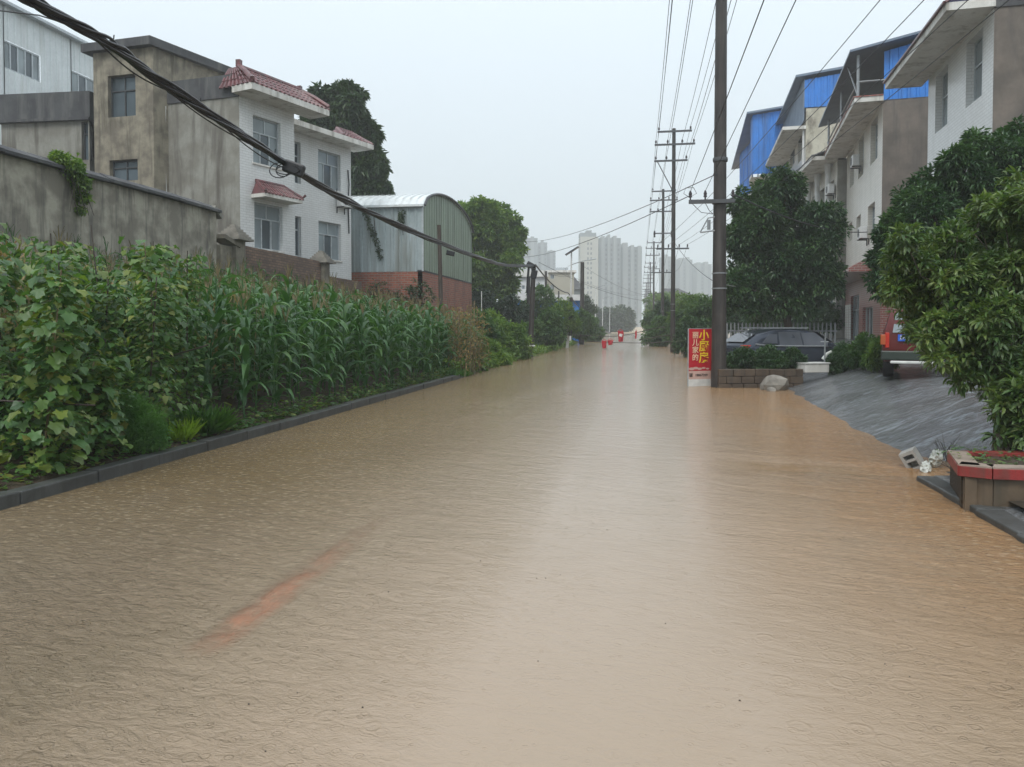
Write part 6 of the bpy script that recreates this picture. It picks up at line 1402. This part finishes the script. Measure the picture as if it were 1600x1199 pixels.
# picket fence behind the car
fc = Face(P(1136, 520, 33), P(1306, 520, 31)); fen = fc.root('picket_fence', 'pale metal picket fence behind the parked car', 'fence', 0)
u = 0; pk_ = None
while u < fc.L:
    b = MB(); h = 1.72; V = [(-.03,0,0), (.03,0,0), (.03,0,h), (0,0,h+.08), (-.03,0,h)]; Vb = [(x, .02, z) for x, _, z in V]
    if pk_ is None:
        b.mesh(V + Vb, [(0,1,2,3,4), (9,8,7,6,5), (0,5,6,1), (1,6,7,2), (2,7,8,3), (3,8,9,4), (4,9,5,0)]); pk_ = b.build('picket', M['steel'], None); pk_.parent = fen; ob = pk_
    else: ob = pk_.copy(); C.objects.link(ob)
    ob.matrix_local = Matrix.Translation((u, 0, 0)); u += .16
for z in (.3, 1.4): b = MB(); fc.box(b, -.05, fc.L+.05, z, z+.06, .022, .06); b.build('rail', M['steel'], fen)
# ------------------------------------------------------------------ car
def wheel(parent, c, r=.33, w=.22, ax='Y'):
    R = Matrix.Rotation(pi/2, 3, 'X'); b = MB(); prof = [(r*.62, -w/2), (r*.92, -w/2), (r, -w*.3), (r, w*.3), (r*.92, w/2), (r*.62, w/2)]
    b.lathe(prof, c, 22, R); o = b.build('wheel', M['black'], parent, smooth=True); b = MB(); b.lathe([(r*.6, -w*.42), (r*.6, w*.42)], c, 14, R)
    b.build('rim', M['steel'], o); return o
def local_thing(name, label, cat, loc, rz):
    o = thing(name, loc, rz, label, cat); INV[o.name] = None; return o
pc = P(1228, 545, 26.0)
car = local_thing('parked_car', 'dark blue-grey car with chrome window trim parked behind the hedge', 'car', (pc.x, pc.y, .0), radians(9.45+19))
# local x forward (length 4.5), y left
def ring(x, zb, w, zbelt, zroof, wr):
    half = [(w*.92, zb), (w, zb+.18), (w*1.0, zbelt-.12), (w*.965, zbelt), (wr + (w*.965-wr)*.5, (zbelt+zroof)/2), (wr, zroof-.05), (wr*.8, zroof)]
    return [(x, y, z) for y, z in half] + [(x, -y, z) for y, z in reversed(half)]
st = [(-2.25,.35,.72,.85,.95,.6), (-2.18,.25,.82,.93,1.03,.66), (-1.95,.22,.88,.98,1.17,.64), (-1.6,.2,.9,.99,1.36,.62), (-1.0,.2,.91,.98,1.51,.62), (-.3,.2,.915,.96,1.55,.63), (.3,.2,.91,.94,1.52,.62), (.75,.2,.905,.93,1.42,.61), (1.15,.2,.9,.92,1.2,.63), (1.5,.2,.89,.90,.99,.66), (1.9,.22,.86,.86,.92,.6), (2.15,.28,.78,.74,.82,.5), (2.26,.38,.66,.62,.68,.4)]
b = MB(); b.loft([ring(*s) for s in st]); b.build('body', M['car_dark'], car, smooth=True)
def side_pane(x0, x1, x2, x3, zl, zu, sy):        # bottom x0..x1, top x3..x2
    def yy(z): return sy*(.885 - (z-.97)*.50)
    V = [(x0, yy(zl)+sy*.012, zl), (x1, yy(zl)+sy*.012, zl), (x2, yy(zu)+sy*.012, zu), (x3, yy(zu)+sy*.012, zu)]; Vi = [(x, y-sy*.01, z) for x, y, z in V]
    b = MB(); b.mesh(V+Vi, [(0,1,2,3), (7,6,5,4), (0,4,5,1), (1,5,6,2), (2,6,7,3), (3,7,4,0)]); return b.build('side_window', M['glass_car'], car)
for sy in (-1, 1):
    side_pane(.02, 1.1, .62, .06, .98, 1.41, sy); side_pane(-.95, -.04, 0, -.85, .99, 1.43, sy); side_pane(-1.62, -1.02, -.92, -1.25, 1.06, 1.36, sy)
    b = MB(); b.tube([(-1.9, sy*.885, 1.04), (-1.3, sy*.915, .985), (0, sy*.925, .965), (1.2, sy*.91, .95)], .026, 5); b.build('chrome_trim', M['chrome'], car)
    b = MB(); b.cbox((1.0, sy*1.02, 1.0), .12, .22, .13); b.build('wing_mirror', M['car_dark'], car, bevel=.03)
    b = MB(); b.box(-1.4, .4, sy*.6-.02, sy*.6+.02, 1.545, 1.585); b.build('roof_rail', M['steel'], car)
    for x in (-1.35, 1.4): wheel(car, (x, sy*.82, .33))
    b = MB(); b.cbox((-2.1, sy*.66, .95), .22, .3, .12, 0, 0); b.build('tail_light', M['lamp_red'], car, bevel=.02)
b = MB(); b.mesh([(-2.12,-.56,1.08), (-2.12,.56,1.08), (-1.6,.5,1.36), (-1.6,-.5,1.36)], [(0,1,2,3)]); b.v = [(x-.02, y, z+.03) for x, y, z in b.v]; b.build('rear_window', M['glass_car'], car)
b = MB(); b.mesh([(1.42,-.6,1.04), (1.42,.6,1.04), (.8,.54,1.41), (.8,-.54,1.41)], [(0,1,2,3)]); b.v = [(x+.03, y, z+.03) for x, y, z in b.v]; b.build('windscreen', M['glass_car'], car)
# ------------------------------------------------------------------ van seen from behind
pv_ = P(1443, 560, 15.8); gz = .50
van = local_thing('parked_van', 'dark red van seen from behind under the loquat branches', 'van', (pv_.x, pv_.y, gz), radians(90-9.45-8))
# local x forward, y left; rear at x=0
b = MB(); rg = []
for x, zb, w, zr, wr in ((0,.42,.70,.95,.7), (.02,.38,.76,1.2,.68), (.12,.36,.78,1.52,.62), (.5,.36,.79,1.57,.62), (2.4,.36,.79,1.57,.62), (3.0,.36,.78,1.45,.6), (3.6,.4,.74,.95,.6), (3.75,.45,.68,.8,.55)):
    hlf = [(w*.95, zb), (w, zb+.2), (w, min(zr, .92)), (wr+(w-wr)*.4, (zr+.92)/2 if zr > .95 else zr), (wr, zr-.04 if zr > 1 else zr), (wr*.8, zr)]; rg.append([(x, y, z) for y, z in hlf] + [(x, -y, z) for y, z in reversed(hlf)])
b.loft(rg); b.build('body', M['van_red'], van, smooth=True)
b = MB(); b.mesh([(-.0,-.58,.98), (-.0,.58,.98), (.09,.52,1.42), (.09,-.52,1.42)], [(0,3,2,1)]); b.v = [(x-.02, y, z) for x, y, z in b.v]; b.build('rear_window', M['glass_curtain'], van)
b = MB(); b.box(-.09, .0, -.8, .8, .40, .60); b.build('bumper', M['van_green'], van, bevel=.03)
b = MB(); b.box(-.13, -.08, -.42, .62, .33, .39); b.build('step_bar', M['white'], van, bevel=.02)
for sy in (-1, 1):
    b = MB(); b.box(-.04, .1, sy*.76-.05, sy*.76+.05, .72, .94); b.build('tail_light', M['lamp_orange'], van, bevel=.015)
    b = MB(); b.box(-.03, .1, sy*.68-.04, sy*.68+.04, .66, .98); b.build('stop_light', M['lamp_red'], van, bevel=.01)
    for x in (.55, 3.0): wheel(van, (x, sy*.66, .30), .30, .2)
b = MB(); b.box(-.045, -.02, .04, .48, .80, .94); o = b.build('number_plate', M['plate_blue'], van)
Mt = Matrix(((0,0,-1,-.05), (-1,0,0,.26), (0,1,0,.87), (0,0,0,1)))
text('湘G·JX02Z', .10, 'white', 'plate_lettering', o, Mt, .002, .8)
b = MB(); b.tube([(.2,-.6,1.62), (.2,.6,1.62)], .02, 6); b.tube([(2.0,-.6,1.62), (2.0,.6,1.62)], .02, 6); b.tube([(.2,.6,1.62), (2.0,.6,1.62)], .02, 6); b.tube([(.2,-.6,1.62), (2.0,-.6,1.62)], .02, 6); b.build('roof_rack', M['steel'], van)
# thin bamboo rods by the dry weeds
for x, y0, y1, d, l in ((741, 565, 470, 29, 'thin bamboo rod left of the pair on the bank'), (745, 480, 540, 31, 'thin bamboo rod right of the pair on the bank'), (752, 500, 455, 36, 'white thin rod standing behind the bank weeds')):
    p = P(x, max(y0, y1), d); q = P(x+.5, min(y0, y1), d); p.z = left_h(p.x, p.y)-.1; b = MB(); b.tube([p, q], .018, 5); tag(b.build('bamboo_rod', M['bamboo'] if d < 35 else M['white']), l, 'rod', 'rods on the bank')
